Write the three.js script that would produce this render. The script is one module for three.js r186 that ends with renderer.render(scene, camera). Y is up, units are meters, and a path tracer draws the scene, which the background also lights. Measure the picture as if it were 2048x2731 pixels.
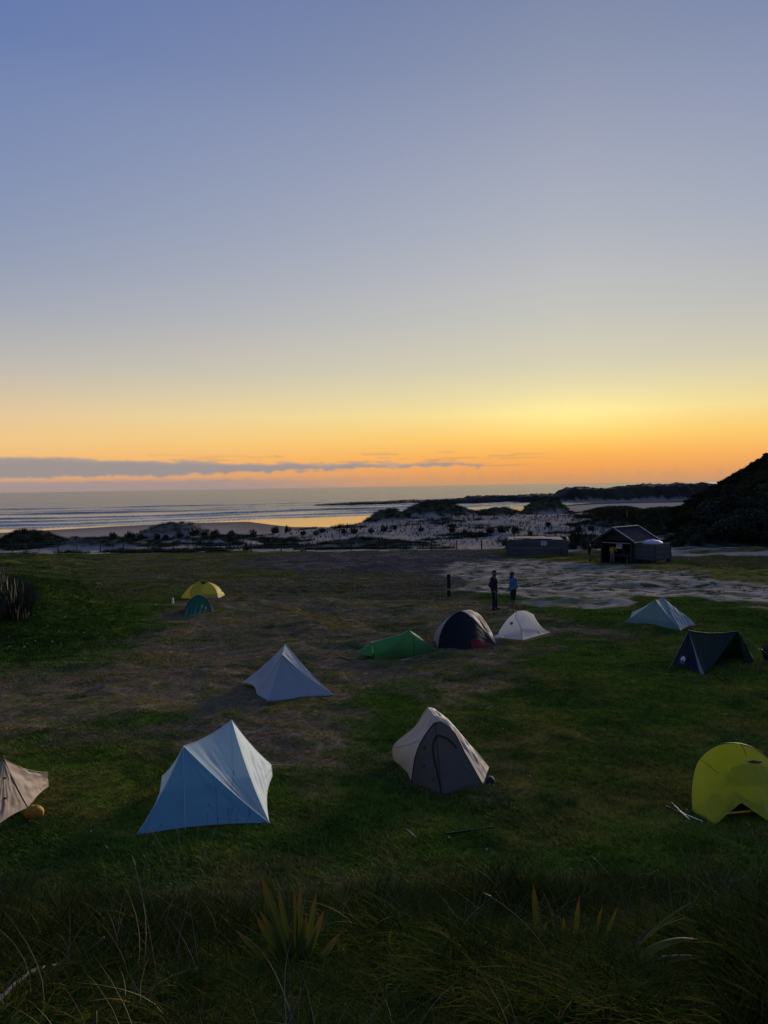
import * as THREE from 'three';
import { mergeGeometries, mergeVertices } from 'three/addons/utils/BufferGeometryUtils.js';
import { MarchingCubes } from 'three/addons/objects/MarchingCubes.js';
import { RoundedBoxGeometry } from 'three/addons/geometries/RoundedBoxGeometry.js';

// ---------- camera ----------
const R = (a) => a * Math.PI / 180;
const scene = new THREE.Scene();
const EYE = 12.5;                                   // metres above the sea
const camera = new THREE.PerspectiveCamera(67.3, 768 / 1024, 0.1, 60000);
camera.rotation.order = 'YXZ';
camera.position.set(0, EYE, 0);
camera.rotation.set(R(-1.87), 0, R(-0.877));
scene.add(camera);

// ---------- renderer ----------
const renderer = new THREE.WebGLRenderer({ antialias: true });
renderer.setSize(768, 1024);
renderer.toneMapping = THREE.LinearToneMapping;
renderer.toneMappingExposure = 1.0;
renderer.shadowMap.enabled = true;

// ---------- small maths ----------
const clamp = (x, a = 0, b = 1) => Math.min(b, Math.max(a, x));
const lerp = (a, b, t) => a + (b - a) * t;
const ss = (a, b, x) => { const t = clamp((x - a) / (b - a)); return t * t * (3 - 2 * t); };
function rng(seed) { let s = seed >>> 0; return () => { s = (s + 0x6d2b79f5) | 0; let t = Math.imul(s ^ (s >>> 15), 1 | s); t = (t + Math.imul(t ^ (t >>> 7), 61 | t)) ^ t; return ((t ^ (t >>> 14)) >>> 0) / 4294967296; }; }
function hash2(i, j, k) { let h = Math.imul(i, 374761393) + Math.imul(j, 668265263) + Math.imul(k, 2147483647) | 0; h = Math.imul(h ^ (h >>> 13), 1274126177); h ^= h >>> 16; return (h >>> 0) / 4294967296; }
function vn(x, y, k = 0) {                          // value noise, 0..1
  const i = Math.floor(x), j = Math.floor(y), fx = x - i, fy = y - j, u = fx * fx * (3 - 2 * fx), v = fy * fy * (3 - 2 * fy);
  const a = hash2(i, j, k), b = hash2(i + 1, j, k), c = hash2(i, j + 1, k), e = hash2(i + 1, j + 1, k);
  return (a + (b - a) * u) * (1 - v) + (c + (e - c) * u) * v;
}
function fbm(x, y, n = 4, k = 0) { let s = 0, a = 0.5, t = 0; for (let i = 0; i < n; i++) { s += a * vn(x, y, k + i * 17); t += a; x = x * 2.03 + 5.1; y = y * 2.03 + 1.7; a *= 0.5; } return s / t; }
function table(xs, ys) { return (x) => { if (x <= xs[0]) return ys[0]; for (let i = 1; i < xs.length; i++) if (x <= xs[i]) return lerp(ys[i - 1], ys[i], (x - xs[i - 1]) / (xs[i] - xs[i - 1])); return ys[ys.length - 1]; }; }
const lin = (c) => { c /= 255; return c <= 0.04045 ? c / 12.92 : Math.pow((c + 0.055) / 1.055, 2.4); };

// ---------- sky: dusk air, the sun just gone behind the sea to the right, a bank of cloud low on the left ----------
const SUN_AZ = 13.9;                                // degrees to the right of straight ahead
{
  const W = 4096, Hh = 2048, data = new Float32Array(W * Hh * 4);
  // colour of the air (sRGB) by height in degrees, for four bearings away from the sun
  const E = [0, 0.6, 1.3, 2.2, 3.5, 5.2, 7, 8.6, 12, 15, 18, 21.5, 25, 28, 32, 45, 65, 90];
  const C0 = [[196, 150, 108], [222, 154, 96], [242, 165, 88], [253, 180, 88], [255, 206, 106], [250, 227, 150], [232, 219, 171], [217, 209, 181], [198, 197, 189], [187, 188, 191], [174, 179, 190], [163, 169, 187], [150, 158, 181], [138, 148, 174], [124, 136, 168], [106, 122, 160], [88, 107, 152], [76, 96, 146]];
  const C1 = [[186, 156, 134], [208, 162, 126], [226, 172, 122], [240, 188, 122], [240, 199, 138], [228, 199, 156], [207, 192, 170], [190, 184, 177], [165, 169, 182], [148, 158, 181], [137, 150, 181], [126, 142, 179], [117, 135, 177], [104, 125, 174], [96, 118, 171], [80, 104, 162], [75, 97, 152], [76, 96, 146]];
  const C2 = [[132, 124, 134], [144, 132, 136], [150, 136, 138], [156, 142, 140], [156, 145, 146], [150, 145, 152], [142, 142, 157], [134, 140, 161], [122, 134, 165], [112, 128, 165], [105, 123, 164], [98, 118, 163], [92, 113, 161], [87, 109, 159], [80, 103, 156], [74, 97, 151], [72, 94, 147], [76, 96, 146]];
  const C3 = [[66, 74, 98], [68, 76, 101], [71, 78, 104], [74, 80, 107], [78, 83, 111], [81, 86, 115], [82, 88, 119], [80, 88, 122], [75, 87, 126], [71, 85, 128], [69, 84, 129], [67, 83, 130], [66, 83, 131], [65, 83, 132], [64, 83, 133], [65, 85, 136], [69, 90, 141], [76, 96, 146]];
  const L = [C0, C1, C2, C3].map((c) => c.map((p) => p.map(lin))), DA = [0, 41, 95, 180];
  const cloudC = [148, 144, 147].map(lin), edgeC = [238, 190, 150].map(lin), hazeC = [158, 144, 146].map(lin);
  for (let r = 0; r < Hh; r++) {
    const el = ((r + 0.5) / Hh - 0.5) * 180, e = Math.max(0, el);
    let k = 1; while (k < E.length - 1 && E[k] < e) k++;
    const te = clamp((e - E[k - 1]) / (E[k] - E[k - 1]));
    const rows = L.map((c) => [0, 1, 2].map((q) => lerp(c[k - 1][q], c[k][q], te)));
    for (let c = 0; c < W; c++) {
      const phi = ((c + 0.5) / W - 0.5) * 2 * Math.PI, az = Math.atan2(Math.cos(phi), -Math.sin(phi)) * 180 / Math.PI; // bearing, 0 straight ahead, + to the right
      let da = Math.abs(az - SUN_AZ); if (da > 180) da = 360 - da;
      let q = 1; while (q < 3 && DA[q] < da) q++;
      let t = clamp((da - DA[q - 1]) / (DA[q] - DA[q - 1])); if (q === 1) t = Math.pow(t, 1.15); t = q === 3 ? t * t * (3 - 2 * t) : t;
      const o = (r * W + c) * 4, col = [0, 1, 2].map((i) => lerp(rows[q - 1][i], rows[q][i], t));
      // glow just above the hidden sun
      const g = Math.exp(-((da / 6.5) ** 2) - (((e - 4.8) / 1.7) ** 2)); col[0] += 0.10 * g; col[1] += 0.09 * g; col[2] += 0.04 * g;
      if (e < 4 && az > -100 && az < 40) {           // cloud bank
        const n = fbm(az * 0.45 + 30, e * 2.6, 4, 3) - 0.5, n2 = fbm(az * 1.3, e * 5, 5, 9) - 0.5, taper = ss(7.5, -22, az) * ss(-100, -70, az);
        const top = lerp(1.75, 2.35, ss(2, -28, az)) + n * 0.45 + n2 * 0.34, low = lerp(1.45, 1.0, ss(7, -24, az)) + n2 * 0.5 + (vn(az * 2.6, 0.4, 31) - 0.5) * 0.16;
        let a = ss(top + 0.06, top - 0.1, e) * ss(low - 0.07, low + 0.1, e) * ss(7.5, 5.5, az + n2 * 6) * ss(-100, -70, az);
        const rim = ss(top - 0.35, top + 0.0, e) * a * (0.4 + n2) * 0.6;
        for (let i = 0; i < 3; i++) col[i] = lerp(col[i], lerp(cloudC[i], edgeC[i], clamp(rim)), a * 0.93);
        const hz = ss(0.95 + n2 * 0.3, 0.55 + n2 * 0.3, e) * ss(3, -14, az + n * 10) * 0.85 * ss(-100, -70, az);
        for (let i = 0; i < 3; i++) col[i] = lerp(col[i], hazeC[i], hz);
        const wisp = ss(0.62, 0.74, fbm(az * 0.22 + 3, e * 7 + az * 0.1, 4, 21)) * ss(1.1, 1.4, e) * ss(3.1, 2.3, e) * ss(14, 9, az) * (az > -8 ? 1 : 0.5);
        for (let i = 0; i < 3; i++) col[i] = lerp(col[i], [176, 142, 118].map(lin)[i], wisp * 0.5);
        const puff = ss(0.5, 0.56, vn(az * 1.7, 3.3, 5) * 0.5 + vn(az * 5, 1.1, 6) * 0.3 + 0.42 - e * 0.55) * ss(-8, 2, az);
        for (let i = 0; i < 3; i++) col[i] = lerp(col[i], [205, 152, 110].map(lin)[i], puff * 0.35);
      }
      data[o] = col[0]; data[o + 1] = col[1]; data[o + 2] = col[2]; data[o + 3] = 1;
    }
  }
  const sky = new THREE.DataTexture(data, W, Hh, THREE.RGBAFormat, THREE.FloatType);
  sky.mapping = THREE.EquirectangularReflectionMapping; sky.magFilter = THREE.LinearFilter; sky.minFilter = THREE.LinearFilter; sky.needsUpdate = true;
  scene.background = sky; scene.environment = sky;
}

// ---------- sun: the bright patch over the horizon, very soft ----------
const sun = new THREE.DirectionalLight(new THREE.Color().setRGB(1, 0.84, 0.66), 2.9);
sun.position.set(Math.sin(R(SUN_AZ + 17)) * 200, EYE + Math.tan(R(10.5)) * 200, -Math.cos(R(SUN_AZ + 17)) * 200);
sun.target.position.set(0, EYE, 0);
sun.castShadow = true; sun.shadow.radius = 20; sun.shadow.mapSize.set(2048, 2048);
Object.assign(sun.shadow.camera, { left: -80, right: 80, top: 40, bottom: -40, near: 1, far: 500 });
scene.add(sun, sun.target);

// ---------- helpers for naming ----------
const used = new Map();
function numbered(n) { const k = used.get(n) ?? 0; used.set(n, k + 1); return k ? n + '_' + String(k).padStart(3, '0') : n; }
function shade(o) { o.traverse((m) => { if (m.isMesh) { m.castShadow = true; m.receiveShadow = true; } }); return o; }
function tag(o, label, category, group, kind) { o.userData.label = label; if (category) o.userData.category = category; if (group) o.userData.group = group; if (kind) o.userData.kind = kind; return o; }
function thing(name, label, category, x, z, group, y) { const o = new THREE.Group(); o.name = numbered(name); o.position.set(x, y ?? H(x, z), z); tag(o, label, category, group); scene.add(o); return o; }
function part(name, geo, m, parent, label) { const o = new THREE.Mesh(geo, m); o.name = name; o.castShadow = o.receiveShadow = true; if (label) o.userData.label = label; parent.add(o); return o; }
function struct(name, geo, m, label) { const o = new THREE.Mesh(geo, m); o.name = name; o.castShadow = o.receiveShadow = true; o.userData.kind = 'structure'; if (label) o.userData.label = label; scene.add(o); return o; }
const V = (x, y, z) => new THREE.Vector3(x, y, z);
const std = (r, g, b, rough = 0.9, extra = {}) => new THREE.MeshStandardMaterial({ color: new THREE.Color().setRGB(r, g, b), roughness: rough, ...extra });

// ---------- lie of the land: drop below the eye by distance in front of the viewpoint ----------
const drop = table([-80, -40, -20, -8, -3, 0, 3.2, 5, 8.5, 12, 20, 35, 71, 100, 112], [-19, -15, -7.5, -1.6, 0.9, 1.6, 2.2, 3.0, 4.56, 4.75, 5.06, 5.7, 7.25, 8.45, 8.85]);
const shore = table([-400, -200, -120, -108, -95, -75, -52, -40, -30, -10, 5, 20, 40, 60, 90, 130, 200, 400], [190, 222, 241, 256, 275, 292, 296, 270, 250, 243, 243, 255, 300, 350, 420, 470, 500, 520]);
// dune hummocks: x, distance, half-width, half-depth, height, share covered in vegetation
const DUNES = [[-57, 124, 7, 5, 2.3, 1], [-66, 120, 9, 5, 1.6, 0.85], [-45, 122, 12, 4, 1.1, 0.7], [-37, 138, 9, 6, 2.1, 0.55], [-26, 128, 7, 4, 0.5, 0.8], [-85, 130, 14, 8, 2, 1],
  [0.5, 160, 6, 6, 2.3, 0.9], [9.5, 168, 10, 8, 2.9, 0.92], [16, 172, 9, 7, 2.1, 0.9], [25, 186, 12, 9, 3.2, 0.92], [43, 206, 10.5, 9, 4.8, 0.92], [60, 200, 13, 11, 1.9, 1], [76, 206, 12, 9, 1.7, 1], [88, 196, 12, 12, 2.4, 1], [52, 218, 9, 7, 0.9, 1],
  [11, 150, 5, 3, 0.7, 0.7], [-3, 117, 9, 3, 0.9, 0.9], [2.5, 114, 6, 2.2, 0.5, 0.9], [-16, 116, 5, 2.4, 0.5, 1], [21, 119, 4, 2, 0.5, 0.8], [26, 116, 5, 2, 0.7, 1], [31, 118, 5, 3, 0.9, 0.9], [24, 104, 7, 5, 1.1, 0.5], [40, 140, 7, 5, 1, 0.9]];
const bump = (q) => q >= 1 ? 0 : 1 - ss(0.18, 1, Math.sqrt(q));
function H(x, z) {
  const d = -z;
  let y = EYE - drop(d);
  if (d > 96) {
    const t = ss(-25, 12, x), dc = lerp(136, 163, t), yc = lerp(4.3, 5.9, t), y0 = 3.65, sd = (shore(x) - d) * 0.8;
    const beach = sd > 0 ? Math.min(1.7, sd * 0.013) : Math.max(-4, sd * 0.02);
    const fall = lerp(42, 95, ss(20, 45, x)), ridge = d < dc ? lerp(y0, yc, ss(112, dc, d)) : lerp(yc, beach, ss(dc, dc + fall, d));
    y = lerp(y, ridge, ss(98, 116, d));
    if (d > 230) y = Math.min(y, lerp(y, beach, ss(215, 260, d)));
    const rough = fbm(x * 0.16, d * 0.16, 4, 40) - 0.5;
    y += rough * 0.9 * ss(106, 125, d) * ss(dc + fall, dc + fall * 0.6, d);
    for (const [cx, cd, rx, rd, h] of DUNES) { const ux = (x - cx) / rx, ud = (d - cd) / rd, q = ux * ux + ud * ud; if (q < 1.3) y += h * bump(q * (0.8 + 0.55 * fbm(x * 0.35 + cx, d * 0.35, 3, 8))); }
    const hx = x - (40 + (d - 105) * 0.38); if (hx > -6) y += (hx > 0 ? 0.58 * hx + 0.5 : 0.5 * ss(-6, 0, hx)) * ss(96, 114, d) * ss(205, 165, d) * (0.88 + 0.24 * fbm(x * 0.09, d * 0.09, 3, 50));
    if (y > 34) y = 34 + (y - 34) * 0.25;
  } else {
    // gentle swells of the turf, sharper hummocks where the sand shows
    if (d > 6) y += (fbm(x * 0.33 + 9, d * 0.33, 3, 60) - 0.5) * 0.54 * ss(6, 10, d);
    if (d > 6) y += (fbm(x * 1.5, d * 1.5, 3, 70) - 0.5) * 0.12;
    if (d <= 9) y += (fbm(x * 1.0 + 3, d * 1.0, 4, 80) - 0.5) * 0.6 * ss(9, 7, d) * ss(-1, 2, d);
    // rougher, higher ground along the left
    const l = ss(-0.33, -0.48, x / Math.max(d, 5)) * ss(24, 34, d) * ss(100, 88, d); y += l * (0.3 + 0.9 * fbm(x * 0.22, d * 0.22, 3, 90));
    if (d > 36) { const s = sandMask(x, d); if (s > 0) y += s * (fbm(x * 0.35, d * 0.5, 4, 95) - 0.5) * 0.32; }
    y += 0.5 * ss(58, 52, d) * ss(44, 50, d) * ss(8, 14, x) * 0.6;
  }
  return y;
}
function inPoly(P, x, d) {                          // signed distance to a polygon, + inside
  let inside = false, m = 1e9;
  for (let i = 0, j = P.length - 1; i < P.length; j = i++) {
    const [x1, d1] = P[i], [x2, d2] = P[j];
    if ((d1 > d) !== (d2 > d) && x < (x2 - x1) * (d - d1) / (d2 - d1) + x1) inside = !inside;
    const ex = x2 - x1, ed = d2 - d1, t = clamp(((x - x1) * ex + (d - d1) * ed) / (ex * ex + ed * ed)), ax = x - x1 - t * ex, ad = d - d1 - t * ed;
    m = Math.min(m, ax * ax + ad * ad);
  }
  return (inside ? 1 : -1) * Math.sqrt(m);
}
const SANDY = [[9.7, 78], [15.4, 80], [19.4, 72], [27, 60], [40, 50], [40, 34], [17.2, 34.4], [15, 37], [10.4, 36.7], [7, 38], [4.2, 44], [3.6, 54], [4.5, 66]];
const TRACK = [[26.5, 80], [34, 77], [60, 70], [60, 92], [44, 97], [33, 110], [22, 110], [26, 92]];
function sandMask(x, d) {
  if (d < 30 || x < -2) return 0;
  const n = (fbm(x * 0.3, d * 0.3, 3, 110) - 0.5) * 7;
  return Math.max(ss(-0.8, 1.8, inPoly(SANDY, x, d) + n), ss(-0.6, 0.8, inPoly(TRACK, x, d) + n * 0.4));
}

// ---------- what covers the ground ----------
const BROWN = [[-12, 20.1], [-10.8, 21.2], [-8.6, 23.5], [-10.2, 33.4], [-9.8, 52], [-5.6, 70.7], [6.3, 62.4], [6, 40.3], [7.5, 29.9], [5.1, 24.3], [2.7, 21.5], [0.3, 16.9], [-0.1, 13.1], [-1, 12.4], [-2.3, 13.4], [-4.5, 14.5], [-7.7, 15.1], [-12, 15.6]];
const LUSH = [[-24, 30], [-18.1, 36], [-16.1, 39.1], [-11.9, 35], [-9.5, 29], [-9.5, 24.7], [-10.3, 22.6], [-14.7, 23.4], [-24, 22]];
const SOIL = [[-15.5, 72.9], [-15, 91.7], [-7.7, 97.2], [4.1, 99.5], [13.3, 96], [19.9, 71.9], [6.4, 48.3], [2.4, 57.3], [-5.1, 63.9]];
const HUTGRASS = [[12.1, 79], [13, 86], [21.7, 90], [24.5, 82.6], [25.8, 71.5], [30, 62], [24.5, 47], [21.7, 44.4], [20.4, 47.3], [21.4, 59.3], [18.8, 66.4], [16.1, 72.5]];
const STRIP = [[36, 90.5], [48.8, 96], [60, 92], [46, 90], [31.5, 82]];
const WILDR = [[38.5, 152], [48, 182], [60, 230], [90, 230], [90, 130], [57, 130], [46.3, 116], [47, 132.2], [42, 136.7]];
const mix3 = (o, c, t) => { o[0] += (c[0] - o[0]) * t; o[1] += (c[1] - o[1]) * t; o[2] += (c[2] - o[2]) * t; };
const cGREEN = [0.078, 0.118, 0.015], cDEEP = [0.044, 0.080, 0.014], cOLIVE = [0.145, 0.128, 0.030], cBROWN = [0.160, 0.130, 0.074], cSOIL = [0.13, 0.108, 0.090], cSAND = [0.38, 0.325, 0.262], cWILD = [0.036, 0.044, 0.020], cSTRAW = [0.12, 0.10, 0.06], cDAMP = [0.26, 0.22, 0.18];
function vegOnDunes(x, d) {                          // 0..1, plants on the dunes
  let v = 0;
  for (const [cx, cd, rx, rd, h, s] of DUNES) { const ux = (x - cx) / rx, ud = (d - cd) / rd, q = ux * ux + ud * ud; if (q < 1.4) v = Math.max(v, s * ss(1.25, 0.7, q + (fbm(x * 0.5, d * 0.5, 3, 130) - 0.5) * 0.9 + (s < 0.95 ? (ud < 0 ? -ud * 0.7 : -0.1) : 0))); }
  if (x > 36 && d < 235) v = Math.max(v, ss(-2, 3, inPoly(WILDR, x, d) + (fbm(x * 0.2, d * 0.2, 3, 131) - 0.5) * 10));
  if (d > 107 && d < 168 && x > -26) v = Math.max(v, 0.85 * ss(0.60, 0.655, fbm(x * 0.13 + 31, d * 0.26, 4, 133)));
  const hx = x - (40 + (d - 105) * 0.38); if (hx > -3 && d > 92 && d < 230) v = Math.max(v, ss(-3, 1, hx));
  if (x < -22) v = Math.max(v, ss(0.50, 0.58, fbm(x * 0.16, d * 0.34, 4, 132)) * ss(142, 122, d));
  return v;
}
function cover(x, d, o) {                            // base colour of the ground, linear
  const n1 = fbm(x * 0.35 + 2, d * 0.35, 4, 140), n2 = fbm(x * 1.9, d * 1.9, 3, 150), n3 = fbm(x * 7, d * 7, 2, 160), n4 = fbm(x * 0.9 + 40, d * 0.9, 4, 170);
  if (d < 104) {
    o[0] = cGREEN[0]; o[1] = cGREEN[1]; o[2] = cGREEN[2];
    mix3(o, cOLIVE, ss(0.42, 0.68, n1 * 0.6 + n2 * 0.4) * 0.8);
    mix3(o, cDEEP, ss(0.5, 0.72, n4) * 0.75);
    const far = ss(34, 60, d); if (far > 0) mix3(o, cOLIVE, far * 0.5); mix3(o, cBROWN, far * 0.75 * ss(0.30, 0.58, n1 * 0.6 + n2 * 0.4));
    let b = ss(-1.2, 1.6, inPoly(BROWN, x, d) + (n1 - 0.5) * 7 + (n2 - 0.5) * 2); if (d > 11) mix3(o, cBROWN, b * (0.55 + 0.45 * ss(0.3, 0.55, n2)));
    if (b > 0.05) { mix3(o, cOLIVE, b * ss(0.52, 0.66, n4) * 0.7); mix3(o, cSOIL, b * ss(0.56, 0.68, fbm(x * 2.4 + 7, d * 2.4, 4, 180)) * 0.45); mix3(o, cSAND, b * ss(0.70, 0.76, fbm(x * 3.3 + 17, d * 3.3, 3, 181)) * 0.25); mix3(o, cDEEP, b * ss(0.62, 0.75, fbm(x * 0.8 + 77, d * 1.3, 4, 182)) * 0.7); }
    if (x < -6) { const l = ss(-1, 1.5, inPoly(LUSH, x, d) + (n1 - 0.5) * 4); mix3(o, cDEEP, l * 0.8); const w = ss(-0.3, -0.44, x / d) * ss(34, 42, d); mix3(o, cDEEP, w * 0.85 * ss(0.35, 0.55, n1)); }
    if (d > 40) {
      const s = ss(-1.5, 2, inPoly(SOIL, x, d) + (n1 - 0.5) * 10); mix3(o, cSOIL, s * 0.9); if (s > 0) mix3(o, cSAND, s * ss(0.6, 0.7, fbm(x * 0.5, d * 0.8, 4, 183)) * 0.35);
    }
    const sm = sandMask(x, d);
    if (sm > 0) {
      const tr = inPoly(TRACK, x, d) > -1 ? 0.17 : 0, k = fbm(x * 0.7 + 3, d * 1.5, 5, 190);
      mix3(o, cSAND, sm * clamp(0.34 + ss(0.38 - tr, 0.56 - tr, k) * 0.66)); mix3(o, cDEEP, sm * ss(0.58 + tr, 0.68 + tr, fbm(x * 1.5 + 9, d * 2.6 + 3, 5, 191)) * 0.9); mix3(o, cSOIL, sm * ss(0.5, 0.62, n2) * 0.35);
    }
    if (x > 8 && d > 40) { const g = Math.max(inPoly(HUTGRASS, x, d), inPoly(STRIP, x, d)) + (n1 - 0.5) * 3; const gm = ss(-0.6, 0.8, g); mix3(o, cOLIVE, gm * 0.9); mix3(o, cDEEP, gm * ss(0.5, 0.65, n4) * 0.6); }
  }
  if (d > 92) {
    const p = [cSAND[0], cSAND[1], cSAND[2]]; const k = 0.9 + 0.2 * n2; p[0] *= k; p[1] *= k; p[2] *= k;
    mix3(p, cDAMP, ss(0.45, 0.7, n4) * 0.35);
    const v = vegOnDunes(x, d); mix3(p, n3 > 0.5 ? cWILD : [0.060, 0.062, 0.028], v * clamp(0.75 + n2 * 0.5));
    if (d > 112 && d < 175 && x > -8 && x < 60) mix3(p, [0.1, 0.09, 0.06], ss(0.62, 0.72, n3) * 0.45);
    const track = Math.sin((x * 0.75 + d * 0.32) * 3.1) * 0.5 + 0.5; if (x > 24 && x < 52 && d > 84 && d < 128) mix3(p, cDAMP, track * 0.6 * ss(0.35, 0.6, n1 + 0.1));
    const wet = (shore(x) - d) * 0.8; if (d > 190) mix3(p, [0.17, 0.14, 0.11], ss(70, 5, wet + (n1 - 0.5) * 30) * 0.75);
    const edge = ss(-2.5, 2.5, d - 105 - (n1 - 0.5) * 22 + ss(14, 24, x) * 10 - ss(-10, -26, x) * 6 ); mix3(o, p, d > 104 ? (d > 116 ? 1 : edge) : edge);
    if (d > 104 && d <= 116 && edge < 1) { const g = [cOLIVE[0], cOLIVE[1], cOLIVE[2]]; mix3(g, cDEEP, ss(0.4, 0.6, n1)); mix3(g, p, edge); o[0] = g[0]; o[1] = g[1]; o[2] = g[2]; }
  }
  const q = 0.82 + 0.36 * n3; o[0] *= q; o[1] *= q; o[2] *= q;
  return o;
}
const toS = (c) => { c = clamp(c); return 255 * (c <= 0.0031308 ? 12.92 * c : 1.055 * Math.pow(c, 1 / 2.4) - 0.055); };
function coverMap(x0, x1, d0, d1, w, h) {
  const data = new Uint8Array(w * h * 4), o = [0, 0, 0];
  for (let j = 0; j < h; j++) for (let i = 0; i < w; i++) { cover(lerp(x0, x1, (i + 0.5) / w), lerp(d0, d1, (j + 0.5) / h), o); const k = (j * w + i) * 4; data[k] = toS(o[0]); data[k + 1] = toS(o[1]); data[k + 2] = toS(o[2]); data[k + 3] = 255; }
  const t = new THREE.DataTexture(data, w, h); t.colorSpace = THREE.SRGBColorSpace; t.magFilter = THREE.LinearFilter; t.minFilter = THREE.LinearMipmapLinearFilter; t.wrapS = t.wrapT = THREE.MirroredRepeatWrapping;
  t.repeat.set(1 / (x1 - x0), 1 / (d1 - d0)); t.offset.set(-x0 / (x1 - x0), -d0 / (d1 - d0)); t.needsUpdate = true; return t;
}
function noiseTile(n, f, k, shape = (v) => v) {      // tiling grey noise for relief
  const data = new Uint8Array(n * n * 4), wrap = (x, y, s, q) => { let a = 0, t = 0, amp = 0.5, ff = f; for (let i = 0; i < 4; i++) { const fx = x * ff, fy = y * ff, ix = Math.floor(fx), iy = Math.floor(fy), u = fx - ix, v = fy - iy, su = u * u * (3 - 2 * u), sv = v * v * (3 - 2 * v), m = (z) => ((z % ff) + ff) % ff; a += amp * lerp(lerp(hash2(m(ix), m(iy), q + i), hash2(m(ix + 1), m(iy), q + i), su), lerp(hash2(m(ix), m(iy + 1), q + i), hash2(m(ix + 1), m(iy + 1), q + i), su), sv); t += amp; amp *= 0.55; ff *= 2; } return a / t; };
  for (let j = 0; j < n; j++) for (let i = 0; i < n; i++) { const v = clamp(shape(wrap(i / n, j / n, 0, k))) * 255, o = (j * n + i) * 4; data[o] = data[o + 1] = data[o + 2] = v; data[o + 3] = 255; }
  const t = new THREE.DataTexture(data, n, n); t.magFilter = THREE.LinearFilter; t.wrapS = t.wrapT = THREE.RepeatWrapping; t.needsUpdate = true; return t;
}
const reliefTile = noiseTile(512, 8, 7);
const reliefAt = (m) => { const t = reliefTile.clone(); t.repeat.set(1 / m, 1 / m); t.needsUpdate = true; return t; };

const groundNear = new THREE.MeshLambertMaterial({ map: coverMap(-24, 24, -2, 46, 2048, 2048), bumpMap: reliefAt(0.9), bumpScale: 0.02 });
const groundMid = new THREE.MeshLambertMaterial({ map: coverMap(-66, 66, 46, 112, 2048, 2048), bumpMap: reliefAt(2.2), bumpScale: 0.06 });
const groundFar = new THREE.MeshLambertMaterial({ map: coverMap(-130, 150, 112, 352, 2048, 2048), bumpMap: reliefAt(5), bumpScale: 0.12 });
{
  const rows = []; for (let d = -75; d < -3; d += 1.5) rows.push(d); for (let d = -3; d < 46;) { rows.push(d); d += 0.07 + Math.max(0, d) * 0.0062; } rows.push(46); for (let d = 46; d < 112;) { if (d > 46) rows.push(d); d += 0.07 + d * 0.0056; } rows.push(112); for (let d = 112.5; d < 262;) { rows.push(d); d += 0.6; } for (let d = 264; d < 900;) { rows.push(d); d *= 1.03; } rows.push(1500, 4000, 12000, 30000);
  const C = 380, pos = [], uv = [], idx = [], groups = [];
  for (const d of rows) { const w = Math.max(9, 0.62 * Math.abs(d) + 6); for (let i = 0; i <= C; i++) { const s = i / C * 2 - 1, x = w * Math.sign(s) * (Math.abs(s) * 0.95 + Math.pow(Math.abs(s), 9) * 1.6); pos.push(x, d > 900 ? -6 : H(x, -d), -d); uv.push(x, d); } }
  let start = 0;
  rows.forEach((d, r) => { if (r === rows.length - 1) return; for (let i = 0; i < C; i++) { const a = r * (C + 1) + i, b = a + 1, c = a + C + 1, e = c + 1; idx.push(a, b, c, b, e, c); } const next = rows[r + 1]; if (next === 46 || next === 112 || r === rows.length - 2) { groups.push([start, idx.length - start]); start = idx.length; } });
  const g = new THREE.BufferGeometry(); g.setAttribute('position', new THREE.Float32BufferAttribute(pos, 3)); g.setAttribute('uv', new THREE.Float32BufferAttribute(uv, 2)); g.setIndex(idx); g.computeVertexNormals();
  groups.forEach(([a, n], i) => g.addGroup(a, n, Math.min(i, 2)));
  struct('ground', g, [groundNear, groundMid, groundFar], 'grassy campsite sloping down to white sand dunes and the beach');
}

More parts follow.
